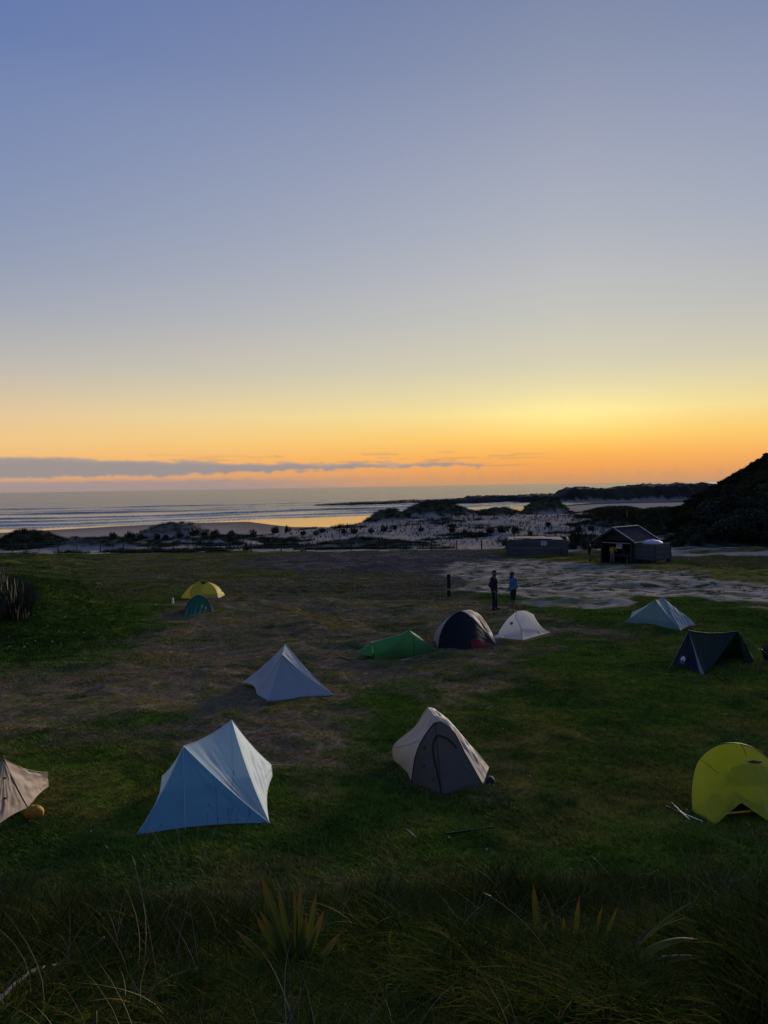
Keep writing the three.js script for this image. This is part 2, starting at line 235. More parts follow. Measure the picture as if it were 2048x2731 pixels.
// ---------- sea ----------
{
  const line = table([-400, -120, -50, 0, 60, 130, 400], [190, 243, 300, 316, 380, 470, 520]);
  const crests = [[26, 0.4, 4], [52, 0.9, 6], [86, 1.2, 7], [124, 1.0, 7], [205, 1.1, 9], [262, 0.8, 11], [352, 0.9, 12]];
  const rows = []; for (let d = 205; d < 460; d += 1.0) rows.push(d); for (let d = 460; d < 900; d += 3) rows.push(d); for (let d = 900; d < 4000; d *= 1.04) rows.push(d); rows.push(6000, 10000, 20000, 40000);
  const C = 260, pos = [], uv = [], idx = [], col = [];
  for (const d of rows) { const w = 0.75 * d + 30; for (let i = 0; i <= C; i++) {
    const x = w * (i / C * 2 - 1), off = d - line(x); let y = 0.02, foam = 0;
    if (off > 8 && d < 1200) for (const [c, h, wd] of crests) {
      const cc = c + (fbm(x * 0.012 + c, 0.3, 3, 200) - 0.5) * 26, hh = h * clamp(0.25 + 1.5 * (fbm(x * 0.018 + c * 3, 1.7, 2, 210) - 0.2)) * ss(120, 40, x - d * 0.1), u = off - cc;
      if (c < 140) foam = Math.max(foam, ss(-3, 1, u) * ss(lerp(34, 16, c / 140), 3, u) * ss(0.42, 0.6, fbm(x * 0.05, d * 0.25, 4, 250) + 0.1) * clamp(hh * 1.3)); y += hh * (u < 0 ? Math.exp(-((u / (wd * 0.35)) ** 2)) : Math.exp(-((u / wd) ** 2)));
    }
    if (off > 15) y += (fbm(x * 0.05, d * 0.11, 3, 220) - 0.5) * 0.5 * ss(15, 160, off) * ss(4000, 900, d);
    const fc = [0.03, 0.042, 0.065]; mix3(fc, [0.72, 0.72, 0.74], d < 520 ? foam * 0.85 : 0); col.push(...fc); pos.push(x, y, -d); uv.push(x, d);
  } }
  const shallow = [], far = [];
  for (let r = 0; r < rows.length - 1; r++) for (let i = 0; i < C; i++) { const a = r * (C + 1) + i, b = a + 1, c = a + C + 1, e = c + 1, off = rows[r] - line(pos[a * 3]); (off < 14 + 16 * fbm(pos[a * 3] * 0.02, rows[r] * 0.05, 3, 240) ? shallow : rows[r] > 430 ? far : idx).push(a, b, c, b, e, c); }
  const g = new THREE.BufferGeometry(); g.setAttribute('position', new THREE.Float32BufferAttribute(pos, 3)); g.setAttribute('uv', new THREE.Float32BufferAttribute(uv, 2)); g.setAttribute('color', new THREE.Float32BufferAttribute(col, 3)); g.setIndex([...idx, ...shallow, ...far]); g.computeVertexNormals(); g.addGroup(0, idx.length, 0); g.addGroup(idx.length, shallow.length, 1); g.addGroup(idx.length + shallow.length, far.length, 2);
  const ripple = noiseTile(512, 8, 90); ripple.repeat.set(1 / 42, 1 / 14); 
  const deep = new THREE.MeshPhysicalMaterial({ vertexColors: true, roughness: 0.16, ior: 1.33, bumpMap: ripple, bumpScale: 0.4 }), calm = new THREE.MeshPhysicalMaterial({ color: new THREE.Color().setRGB(0.06, 0.05, 0.045), roughness: 0.09, ior: 1.33, bumpMap: ripple, bumpScale: 0.02 });
  const open = new THREE.MeshPhysicalMaterial({ color: new THREE.Color().setRGB(0.03, 0.042, 0.065), roughness: 0.24, ior: 1.33, bumpMap: ripple, bumpScale: 0.4 });
  struct('sea', g, [deep, calm, open], 'calm grey sea with low lines of surf and wet shining shallows');
}
// ---------- headland and reef ----------
{
  const nx = 300, nd = 60, pos = [], idx = [], uv = [], col = [];
  const topOf = table([-58, -50, -20, 20, 60, 62, 100, 128, 131, 137, 150, 165, 180, 205, 228, 238, 246, 262, 300, 380], [-1, 0.5, 1.6, 2.4, 3.0, 4.6, 5.0, 5.6, 9.2, 10.6, 9.9, 9.4, 11.2, 12.2, 11.6, 10.2, 9.6, 9.0, 9.5, 12]);
  for (let j = 0; j <= nd; j++) for (let i = 0; i <= nx; i++) {
    const x = lerp(-60, 380, i / nx), d = lerp(505, 600, j / nd), n = fbm(x * 0.09, d * 0.09, 5, 230), n2 = fbm(x * 0.4, d * 0.4, 3, 231);
    const front = lerp(545, 522, ss(120, 200, x)) + (n - 0.5) * 16, f = ss(front - 9, front + 4, d) * ss(599, 575, d) * ss(-60, -48, x);
    const t = topOf(x); pos.push(x, lerp(-1.5, t * (0.74 + 0.36 * n) + (n2 - 0.5) * 2.4 * clamp(t / 3), f) + (1 - f) * (x > 125 ? 1.6 : 0), -d); uv.push(x, d);
    const c = n2 > 0.52 ? [0.020, 0.018, 0.015] : [0.032, 0.027, 0.020]; if (x > 138) mix3(c, [0.042, 0.042, 0.020], ss(0.4, 0.6, n)); if (f < 0.15 && x > 120) mix3(c, cSAND, 0.8); col.push(...c);
  }
  for (let j = 0; j < nd; j++) for (let i = 0; i < nx; i++) { const a = j * (nx + 1) + i, b = a + 1, c = a + nx + 1, e = c + 1; idx.push(a, b, c, b, e, c); }
  const g = new THREE.BufferGeometry(); g.setAttribute('position', new THREE.Float32BufferAttribute(pos, 3)); g.setAttribute('uv', new THREE.Float32BufferAttribute(uv, 2)); g.setAttribute('color', new THREE.Float32BufferAttribute(col, 3)); g.setIndex(idx); g.computeVertexNormals();
  struct('headland', g, new THREE.MeshStandardMaterial({ vertexColors: true, roughness: 1, bumpMap: reliefAt(9), bumpScale: 0.6 }), 'dark rocky reef running out from a low grassy headland');
}

// ---------- fabric ----------
const weave = noiseTile(256, 64, 300); weave.repeat.set(6, 6);
const fab = (r, g, b, through = 0.35, rough = 0.62) => new THREE.MeshPhysicalMaterial({ color: new THREE.Color().setRGB(r, g, b), roughness: rough, transmission: through, thickness: 0, side: THREE.DoubleSide, specularIntensity: 0.28, bumpMap: weave, bumpScale: 0.0006 });
const cordM = std(0.35, 0.34, 0.3, 0.8), alloyM = std(0.55, 0.55, 0.56, 0.35, { metalness: 0.9 }), darkPoleM = std(0.03, 0.03, 0.035, 0.5), blackTape = std(0.015, 0.016, 0.018, 0.8);
// curves: 0..1 -> point
const lineC = (a, b, sag = 0, side) => (t) => { const p = a.clone().lerp(b, t), k = 4 * t * (1 - t); p.y -= sag * k; if (side) p.addScaledVector(side, k); return p; };
const spline = (...pts) => { const c = new THREE.CatmullRomCurve3(pts, false, 'centripetal'); return (t) => c.getPoint(clamp(t)); };
const poly = (...pts) => { const L = [0]; for (let i = 1; i < pts.length; i++) L.push(L[i - 1] + pts[i].distanceTo(pts[i - 1])); return (t) => { const s = t * L[L.length - 1]; let i = 1; while (i < pts.length - 1 && L[i] < s) i++; return pts[i - 1].clone().lerp(pts[i], clamp((s - L[i - 1]) / (L[i] - L[i - 1]))); }; };
const pt = (p) => () => p.clone();
const sub = (c, a, b) => (t) => c(lerp(a, b, t));
// a sheet of cloth stretched between four edges; top/base run along u, left/right along v
function cloth(top, base, left, right, { nu = 28, nv = 24, bulge = 0, fan = 0, fanN = 9, pucker = 0, seed = 1, fanPow = 1.6 } = {}) {
  const tl = top(0), tr = top(1), bl = base(0), br = base(1);
  const P0 = (u, v) => { const a = top(u).multiplyScalar(1 - v).add(base(u).multiplyScalar(v)), b = left(v).multiplyScalar(1 - u).add(right(v).multiplyScalar(u)); const c = tl.clone().multiplyScalar((1 - u) * (1 - v)).addScaledVector(tr, u * (1 - v)).addScaledVector(bl, (1 - u) * v).addScaledVector(br, u * v); return a.add(b).sub(c); };
  const mid = P0(0.5, 0.5), n0 = P0(0.6, 0.5).sub(mid).cross(P0(0.5, 0.6).sub(mid)).normalize();
  const P = (u, v) => { const p = P0(u, v), e = Math.sqrt(Math.max(0, 16 * u * (1 - u) * v * (1 - v)));
    let h = bulge * e; if (fan) h += 1.7 * fan * Math.sin(u * fanN * 6.283 + seed * 2 + 1.5 * vn(u * 4, v * 2, seed)) * Math.pow(vn(u * 6 + seed, 0.5, seed), 1.2) * Math.pow(Math.max(0, Math.sin(Math.PI * Math.pow(v, fanPow))), 1) * Math.min(1, 6 * u * (1 - u));
    if (pucker) h += 1.5 * pucker * (fbm(u * 7 + seed * 3, v * 5, 3, seed) - 0.5) * 2 * Math.min(1, e * 1.6); return p.addScaledVector(n0, h); };
  const pos = [], uv = [], idx = []; let su = 0, sv = 0; for (let i = 0; i < 8; i++) { su += P0((i + 1) / 8, 0.7).distanceTo(P0(i / 8, 0.7)); sv += P0(0.5, (i + 1) / 8).distanceTo(P0(0.5, i / 8)); }
  for (let j = 0; j <= nv; j++) for (let i = 0; i <= nu; i++) { const p = P(i / nu, j / nv); pos.push(p.x, p.y, p.z); uv.push(i / nu * su, j / nv * sv); }
  for (let j = 0; j < nv; j++) for (let i = 0; i < nu; i++) { const a = j * (nu + 1) + i, b = a + 1, c = a + nu + 1, e = c + 1; idx.push(a, c, b, b, c, e); }
  const g = new THREE.BufferGeometry(); g.setAttribute('position', new THREE.Float32BufferAttribute(pos, 3)); g.setAttribute('uv', new THREE.Float32BufferAttribute(uv, 2)); g.setIndex(idx); g.computeVertexNormals(); g.P = P; g.n0 = n0; return g;
}
const tri = (apex, base, left, right, o) => cloth(pt(apex), base, left ?? lineC(apex, base(0)), right ?? lineC(apex, base(1)), o);
const tube = (f, r, n = 24, k = 6) => { const pts = []; for (let i = 0; i <= n; i++) pts.push(f(i / n)); return new THREE.TubeGeometry(new THREE.CatmullRomCurve3(pts), n, r, k); };
const rod = (a, b, r, k = 6) => { const g = new THREE.CylinderGeometry(r, r, a.distanceTo(b), k); g.applyQuaternion(new THREE.Quaternion().setFromUnitVectors(V(0, 1, 0), b.clone().sub(a).normalize())); g.translate((a.x + b.x) / 2, (a.y + b.y) / 2, (a.z + b.z) / 2); return g; };
function Tent(name, label, x, z) {
  const g = thing(name, label, 'tent', x, z, 'tents pitched on the campsite'), y0 = g.position.y;
  const at = (px, py, pz) => V(px - x, py - y0, pz - z), on = (px, pz, up = 0.015) => V(px - x, H(px, pz) + up - y0, pz - z);
  return { g, at, on, panel: (n, geo, m, l) => part(n, geo, m, g, l), seam: (f, m = cordM, r = 0.006, n = 'seam') => part(n, tube(f, r), m, g),
    guy: (a, dx, dz) => { const w = V(a.x + dx, 0, a.z + dz), e = on(w.x + x, w.z + z, 0.02); part('guyline', rod(a, e, 0.0035, 5), cordM, g); const pg = part('peg', rod(e.clone().add(V(0, 0.05, 0)), e.clone().add(V(dx * -0.05, -0.1, dz * -0.05)), 0.005, 5), alloyM, g); return pg; } };
}
function peakTent(t, M, q) {                          // two-pole shelter: FL FR BR BL on the ground, P1 P2 peaks, struts at the back corners
  const { FL, FR, BR, BL, P1, P2, BRt, BLt } = q, up = V(0, 0, 0), inw = (a, b, k) => { const c = FL.clone().add(FR).add(BR).add(BL).multiplyScalar(0.25), m = a.clone().add(b).multiplyScalar(0.5); return c.sub(m).setY(0).normalize().multiplyScalar(k); };
  const ridge = lineC(P1, P2, q.sag ?? 0.05), e1 = lineC(P1, FR, 0.035), e2 = lineC(P2, FR, 0.03, inw(FR, BR, 0.03)), e3 = lineC(P2, BRt, 0.05), e4 = lineC(P1, FL, 0.0, inw(FL, BL, 0.04)), e5 = lineC(P1, BLt, 0.05);
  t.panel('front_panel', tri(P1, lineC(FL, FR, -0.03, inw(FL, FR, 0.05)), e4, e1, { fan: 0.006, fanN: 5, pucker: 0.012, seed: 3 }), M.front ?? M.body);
  t.panel('side_panel', tri(FR, ridge, (v) => e1(1 - v), (v) => e2(1 - v), { fan: 0.016, fanN: 7, pucker: 0.012, bulge: -0.03, seed: 5, fanPow: 0.6 }), M.body);
  t.panel('end_panel', cloth(e3, lineC(FR, BR, -0.04, inw(FR, BR, 0.06)), e2, lineC(BRt, BR), { fan: 0.012, fanN: 6, pucker: 0.012, bulge: -0.03, seed: 7 }), M.body);
  t.panel('end_panel', cloth(e5, lineC(FL, BL, -0.04, inw(FL, BL, 0.05)), e4, lineC(BLt, BL), { pucker: 0.012, seed: 9 }), M.body);
  t.panel('back_panel', cloth(ridge, lineC(BLt, BRt, 0.03), e5, e3, { pucker: 0.012, bulge: 0.03, seed: 11 }), M.body);
  t.panel('back_panel', cloth(lineC(BLt, BRt, 0.03), lineC(BL, BR), lineC(BLt, BL), lineC(BRt, BR), { nv: 4 }), M.body);
  for (const f of [ridge, e1, e2, e3, e4]) t.seam(f, M.seam ?? M.body, 0.007);
  t.panel('pole', rod(P1.clone().add(V(0, -0.03, 0)), V(P1.x, FL.y, P1.z), 0.009), darkPoleM); t.panel('pole', rod(P2.clone().add(V(0, -0.03, 0)), V(P2.x, BR.y, P2.z), 0.009), darkPoleM);
  t.panel('strut', rod(BRt, BR, 0.006), darkPoleM); t.panel('strut', rod(BLt, BL, 0.006), darkPoleM);
  t.seam((v) => P1.clone().lerp(FL.clone().lerp(FR, 0.36), v).add(V(0, 0, 0.012)), M.seam ?? M.body, 0.005, 'zipper');
}
{ // large pale blue shelter
  const t = Tent('two_peak_tent', 'large pale blue two-peak tent behind thin grass stalks, nearest of the pale tents', -2.65, -11.4);
  const M = { body: fab(0.66, 0.82, 0.86, 0.45), front: fab(0.20, 0.45, 0.60, 0.2) };  // front is the body cloth with its shaded side coloured in as deeper blue
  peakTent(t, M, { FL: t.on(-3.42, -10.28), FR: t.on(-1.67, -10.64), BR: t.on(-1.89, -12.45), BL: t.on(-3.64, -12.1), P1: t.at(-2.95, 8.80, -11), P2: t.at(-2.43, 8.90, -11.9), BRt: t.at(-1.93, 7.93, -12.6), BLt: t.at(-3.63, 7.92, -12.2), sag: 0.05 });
  t.guy(t.at(-3.42, H(-3.42, -10.28) + 0.03, -10.28), -0.12, 0.1); t.guy(t.at(-1.67, H(-1.67, -10.64) + 0.03, -10.64), 0.1, 0.1); t.guy(t.at(-1.93, 7.93, -12.6), 0.4, -0.5);
}
{ // teal two-peak tent by the sand
  const t = Tent('two_peak_tent', 'grey-teal two-peak tent pitched at the edge of the sandy ground, upper right', 10.4, -29.4);
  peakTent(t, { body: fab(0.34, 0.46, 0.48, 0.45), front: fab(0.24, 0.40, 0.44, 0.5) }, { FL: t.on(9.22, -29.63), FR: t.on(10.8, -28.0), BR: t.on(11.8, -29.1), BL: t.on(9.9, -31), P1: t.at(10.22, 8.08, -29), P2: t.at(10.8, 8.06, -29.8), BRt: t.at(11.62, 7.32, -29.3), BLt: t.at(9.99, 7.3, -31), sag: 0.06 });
  t.guy(t.at(10.22, 8.05, -29), -0.75, 0.85); t.guy(t.at(11.62, 7.32, -29.3), 0.5, 0.1);
}
{ // grey dome with a dark door
  const t = Tent('porch_tent', 'cream-grey tent with a dark zipped porch door, front and centre on green turf', 0.85, -12.5);
  const G1 = t.on(0.37, -12.18), G2 = t.on(0.84, -11.71), G3 = t.on(1.49, -11.91), A = t.at(0.81, 8.70, -12.3), T = t.at(0.68, 8.80, -12.75), L2 = t.on(0.11, -13.41), L1 = t.at(0.09, 7.95, -13.3), BR = t.on(1.72, -12.9), BB = t.on(1.3, -13.9);
  const m1 = t.at(0.46, 8.28, -12.1), m2 = t.at(0.62, 8.53, -12.22), n1 = t.at(1.06, 8.55, -12.28), n2 = t.at(1.24, 8.22, -12.13);
  const arc = spline(G1, m1, m2, A, n1, n2, G3), arcL = spline(A, m2, m1, G1), arcR = spline(A, n1, n2, G3), ridge = lineC(A, T, -0.02);
  const left = spline(T, t.at(0.62, 8.70, -12.82), t.at(0.47, 8.40, -13.0), L1, L2), right = spline(T, t.at(0.80, 8.74, -12.76), t.at(1.16, 8.38, -12.8), t.at(1.5, 8.0, -12.75), BR);
  const body = fab(0.60, 0.54, 0.46, 0.4), dark = fab(0.15, 0.14, 0.125, 0.25);
  const door = cloth(arc, poly(G1, G2, G3), pt(G1), pt(G3), { nu: 40, nv: 30, fan: 0.005, fanN: 14, pucker: 0.012, seed: 21 });
  const dp = t.panel('porch_door', door, dark, 'dark grey zipped porch door');
  const path = spline(...[[0.70, 0.24], [0.6, 0.21], [0.48, 0.2], [0.425, 0.25], [0.40, 0.4], [0.425, 0.65], [0.47, 1]].map(([u, v]) => door.P(u, v).addScaledVector(door.n0, -0.006).add(V(0, 0.004, 0.012))));
  part('zipper', tube(path, 0.011, 40), blackTape, dp); part('zipper', tube((v) => door.P(0.47, v).add(V(0, 0.004, 0.01)), 0.004), blackTape, dp);
  for (const [u, v] of [[0.25, 0.5], [0.3, 0.2], [0.37, 0.8]]) { const lp = part('toggle', new THREE.TorusGeometry(0.022, 0.004, 6, 14), blackTape, dp); lp.position.copy(door.P(u, v)).add(V(0, 0, 0.02)); }
  t.panel('fly_panel', cloth(ridge, lineC(G1, L2, -0.015, V(0.05, 0, 0.02)), arcL, left, { pucker: 0.014, fan: 0.006, seed: 22, bulge: 0.0 }), body);
  t.panel('fly_panel', cloth(ridge, lineC(G3, BR, -0.03), arcR, right, { pucker: 0.03, fan: 0.012, fanN: 10, seed: 23, bulge: -0.02 }), body);
  t.panel('fly_panel', tri(T, poly(L2, BB, BR), left, right, { pucker: 0.02, seed: 24 }), body);
  t.seam(arc, blackTape, 0.009, 'pole_sleeve'); t.seam(left, body, 0.007); t.seam(lineC(m1.clone().lerp(T, 0.25), L1, 0.02), body, 0.006);
  t.guy(G1, -0.08, 0.14); t.guy(G3, 0.1, 0.05); t.guy(L1, -0.15, -0.1);
  const sk = t.panel('stuff_sack', new THREE.SphereGeometry(0.09, 14, 10), blackTape); sk.scale.set(0.8, 0.75, 1.1); sk.position.copy(t.on(1.62, -12.05, 0.06));
}
{ // pyramid
  const t = Tent('pyramid_tent', 'slate grey-blue pyramid tent alone in the middle of the brown grass', -2.6, -18.6);
  const T = t.at(-2.49, 8.66, -18.9), F = t.at(-2.5, 8.50, -18.38), L = t.on(-3.81, -20.0), M = t.on(-3.1, -18.15), C = t.on(-2.68, -17.3), Rr = t.on(-1.25, -17.95), B = t.on(-1.7, -20.0);
  const pale = fab(0.34, 0.40, 0.43, 0.12), blue = pale;
  const eFM = lineC(F, M, 0.03), eTL = lineC(T, L, 0.06), eFR = lineC(F, Rr, 0.05), eTR = lineC(T, Rr, 0.07), rd = lineC(F, T, 0.01);
  t.panel('front_panel', cloth(pt(F), poly(M, C, Rr), eFM, eFR, { nu: 40, pucker: 0.012, seed: 31 }), blue);
  t.panel('side_panel', cloth(rd, lineC(M, L, -0.08, V(0.1, 0, 0)), eFM, eTL, { fan: 0.012, fanN: 6, pucker: 0.015, seed: 32 }), pale);
  t.panel('side_panel', tri(Rr, rd, (v) => eFR(1 - v), (v) => eTR(1 - v), { fan: 0.01, pucker: 0.01, seed: 33 }), pale);
  t.panel('back_panel', tri(T, lineC(Rr, B), eTR, lineC(T, B, 0.06), { pucker: 0.012, seed: 34 }), pale); t.panel('back_panel', tri(T, lineC(B, L), lineC(T, B, 0.06), eTL, { pucker: 0.012, seed: 35 }), pale);
  for (const f of [eFM, eFR, rd, eTR]) t.seam(f, pale, 0.008);
  t.panel('vent_strut', tube(lineC(F.clone().add(V(-0.04, -0.24, 0.09)), F.clone().add(V(0.2, -0.2, 0.1))), 0.007), blackTape); t.panel('pole', rod(T, V(T.x, L.y, T.z), 0.012), darkPoleM);
  t.guy(Rr, 0.3, -0.05); t.guy(C, -0.05, 0.16);
}
{ // black and grey dome with red
  const t = Tent('dome_tent', 'black dome tent with grey sides and a dark red lower corner beside the white tent', 2.6, -25.1);
  const G1 = t.on(1.69, -24.85), G2 = t.on(2.5, -23.95), G3 = t.on(3.53, -24.5), A = t.at(2.51, 8.34, -25.4), L = t.on(1.62, -26.0), BRk = t.on(3.7, -25.9), BB = t.on(2.7, -27.0), B2 = t.at(2.95, 8.27, -26.0);
  const arc = spline(G1, t.at(1.77, 7.67, -24.95), t.at(2.07, 8.13, -25.2), A, t.at(2.9, 8.09, -25.3), t.at(3.27, 7.66, -25.1), G3), arcL = spline(A, t.at(2.07, 8.13, -25.2), t.at(1.77, 7.67, -24.95), G1), arcR = spline(A, t.at(2.9, 8.09, -25.3), t.at(3.27, 7.66, -25.1), G3);
  const black = fab(0.009, 0.013, 0.018, 0.1, 0.7), grey = fab(0.26, 0.25, 0.235, 0.2), red = fab(0.2, 0.010, 0.012, 0.1), dk = fab(0.02, 0.022, 0.026, 0.1);
  const fr = cloth(arc, poly(G1, G2, G3), pt(G1), pt(G3), { nu: 40, nv: 28, pucker: 0.015, seed: 41 });
  t.panel('front_panel', fr, black, 'black front');
  { const S = (u, v) => fr.P(lerp(0.60, 0.985, u), lerp(lerp(0.72, 0.66, u), 0.985, v)).addScaledVector(fr.n0, 0).add(V(0.004, 0.008, 0.014)); t.panel('lower_panel', cloth((u) => S(u, 0), (u) => S(u, 1), (v) => S(0, v), (v) => S(1, v), { nu: 14, nv: 10 }), red, 'dark red lower corner'); }
  const lf = spline(B2, t.at(2.2, 8.0, -26.1), t.at(1.72, 7.55, -26.1), L), rt = spline(B2, t.at(3.22, 8.1, -26.15), t.at(3.5, 7.7, -26.1), BRk), top = lineC(A, B2, -0.02);
  t.panel('fly_panel', cloth(top, lineC(G1, L, -0.04), arcL, lf, { fan: 0.012, fanN: 8, pucker: 0.012, seed: 42, bulge: 0.02 }), grey);
  const rp = cloth(top, lineC(G3, BRk, -0.03), arcR, rt, { fan: 0.018, fanN: 9, pucker: 0.02, seed: 43 }); t.panel('fly_panel', rp, dk);
  { const up = rp.n0.clone(); if (up.y < 0) up.negate(); const S = (u, v) => rp.P(lerp(0.01, 0.8, u), lerp(0.0, lerp(0.62, 0.2, u), v)).addScaledVector(up, 0.012); t.panel('vent_panel', cloth((u) => S(u, 0), (u) => S(u, 1), (v) => S(0, v), (v) => S(1, v), { nu: 16, nv: 14 }), grey, 'grey upper vent panel'); }
  t.panel('back_panel', tri(B2, poly(L, BB, BRk), lf, rt, { seed: 44, pucker: 0.01 }), dk);
  t.seam(arc, grey, 0.012, 'pole_sleeve'); t.seam(rt, dk, 0.012, 'pole_sleeve'); t.guy(G3, 0.25, 0.1);
}
{ // white dome
  const t = Tent('dome_tent', 'white dome tent with a round dark blue badge near the two standing people', 4.8, -26.4);
  const hem = 0.10, L = t.on(3.82, -26.05, hem), C = t.on(4.52, -25.3, hem), Rr = t.on(5.86, -27.2, hem), Bk = t.on(5.0, -28.0, hem), T1 = t.at(4.57, 8.10, -26.6), T2 = t.at(5.14, 7.98, -26.6);
  const lf = spline(T1, t.at(4.31, 7.93, -26.5), t.at(4.03, 7.65, -26.35), t.at(3.86, 7.42, -26.2), L), pole = spline(T1, t.at(4.46, 7.97, -26.25), t.at(4.53, 7.78, -25.9), t.at(4.56, 7.55, -25.6), C), rt = spline(T2, t.at(5.34, 7.65, -26.7), t.at(5.56, 7.42, -26.9), Rr), top = spline(T1, t.at(4.85, 8.11, -26.6), T2);
  const white = fab(0.92, 0.92, 0.9, 0.6), tan = fab(0.42, 0.36, 0.14, 0.2);
  const fr = tri(T1, lineC(L, C, 0), lf, pole, { pucker: 0.012, bulge: 0.05, seed: 51 });
  const fp = t.panel('front_panel', fr, white);
  t.panel('side_panel', cloth(top, lineC(C, Rr, 0), pole, rt, { nu: 34, fan: 0.012, fanN: 6, pucker: 0.015, bulge: 0.03, seed: 52 }), white);
  t.panel('back_panel', cloth(top, poly(L, Bk, Rr), lf, rt, { pucker: 0.012, bulge: -0.05, seed: 53 }), white);
  const low = (p, k) => { const c = t.at(4.85, 0, -26.7), q = p.clone(); q.y -= hem - 0.005; q.x = lerp(q.x, c.x, k); q.z = lerp(q.z, c.z, k); return q; };
  const ring = poly(L, C, Rr), ring2 = poly(low(L, 0.03), low(C, 0.03), low(Rr, 0.03)); t.panel('floor_band', cloth(ring, ring2, lineC(L, low(L, 0.03)), lineC(Rr, low(Rr, 0.03)), { nu: 30, nv: 3 }), tan, 'mustard floor band');
  t.seam(pole, cordM, 0.011, 'pole_sleeve'); t.seam(lf, white, 0.008); t.seam((u) => top(u).add(V(0, 0.004, 0)), white, 0.01);
  const bp = fr.P(0.44, 0.42), badge = new THREE.Group(); badge.name = 'badge'; const disc = part('disc', new THREE.CylinderGeometry(0.062, 0.062, 0.006, 28), std(0.012, 0.016, 0.06, 0.6), badge); disc.rotation.x = Math.PI / 2; const bear = part('mark', new THREE.SphereGeometry(0.022, 12, 8), std(0.5, 0.5, 0.55), badge); bear.scale.set(1.2, 0.7, 0.2); bear.position.set(-0.004, 0.004, 0.004); bear.rotation.z = 0.6;
  const nn = fr.n0.clone(); if (nn.z < 0) nn.negate(); badge.position.copy(bp).addScaledVector(nn, 0.012); badge.quaternion.setFromUnitVectors(V(0, 0, 1), nn); fp.add(badge);
  for (const p of [L, C, Rr]) { const q = low(p, 0); t.panel('peg_loop', rod(p, q, 0.008), cordM); }
}
{ // low green tunnel
  const t = Tent('tunnel_tent', 'low green tunnel tent with a tall hoop at one end, left of the black dome', 0.3, -24.3);
  const gr = fab(0.12, 0.36, 0.13, 0.5), gy = t.g.position.y;
  const HF = t.on(0.87, -23.95), HB = t.on(0.78, -24.95), A = t.at(0.72, 7.95, -24.3), BF = t.on(-0.37, -23.85), BB = t.on(-0.5, -24.75), B = t.at(-0.47, 7.62, -24.2), E = t.on(1.58, -24.45), Tp = t.at(-1.02, H(-1.02, -24.4) + 0.13, -24.4);
  const big = spline(HF, t.at(0.88, 7.55, -23.98), t.at(0.84, 7.82, -24.1), A, t.at(0.72, 7.7, -24.7), HB), small = spline(BF, t.at(-0.38, 7.42, -23.88), B, t.at(-0.46, 7.4, -24.65), BB);
  t.panel('fly_panel', cloth(big, small, lineC(HF, BF, -0.02, V(0, 0, -0.06)), lineC(HB, BB), { nu: 30, nv: 30, bulge: -0.06, fan: 0.008, pucker: 0.014, seed: 61 }), gr);
  t.panel('end_panel', tri(E, big, null, null, { bulge: 0.03, pucker: 0.012, seed: 62 }), gr);
  t.panel('end_panel', tri(Tp, spline(t.at(-0.42, H(-0.42, -23.9) + 0.12, -23.87), B, t.at(-0.46, 7.4, -24.65), BB), null, null, { bulge: 0.04, fan: 0.01, seed: 63 }), gr);
  t.seam(big, fab(0.03, 0.12, 0.06, 0.2), 0.011, 'pole_sleeve'); t.seam(small, gr, 0.009, 'pole_sleeve');
  const inn = t.panel('inner_tent', tri(t.at(0.62, 7.75, -24.35), poly(t.on(0.75, -24.1), t.on(-0.3, -24.1)), null, null, {}), fab(0.42, 0.40, 0.10, 0.5), 'yellowish inner tent showing through');
  t.guy(Tp, -0.3, 0.05); for (const p of [BF, t.on(0.25, -23.9), HF]) t.panel('peg', rod(p, p.clone().add(V(0, -0.02, 0.09)), 0.006), alloyM);
}
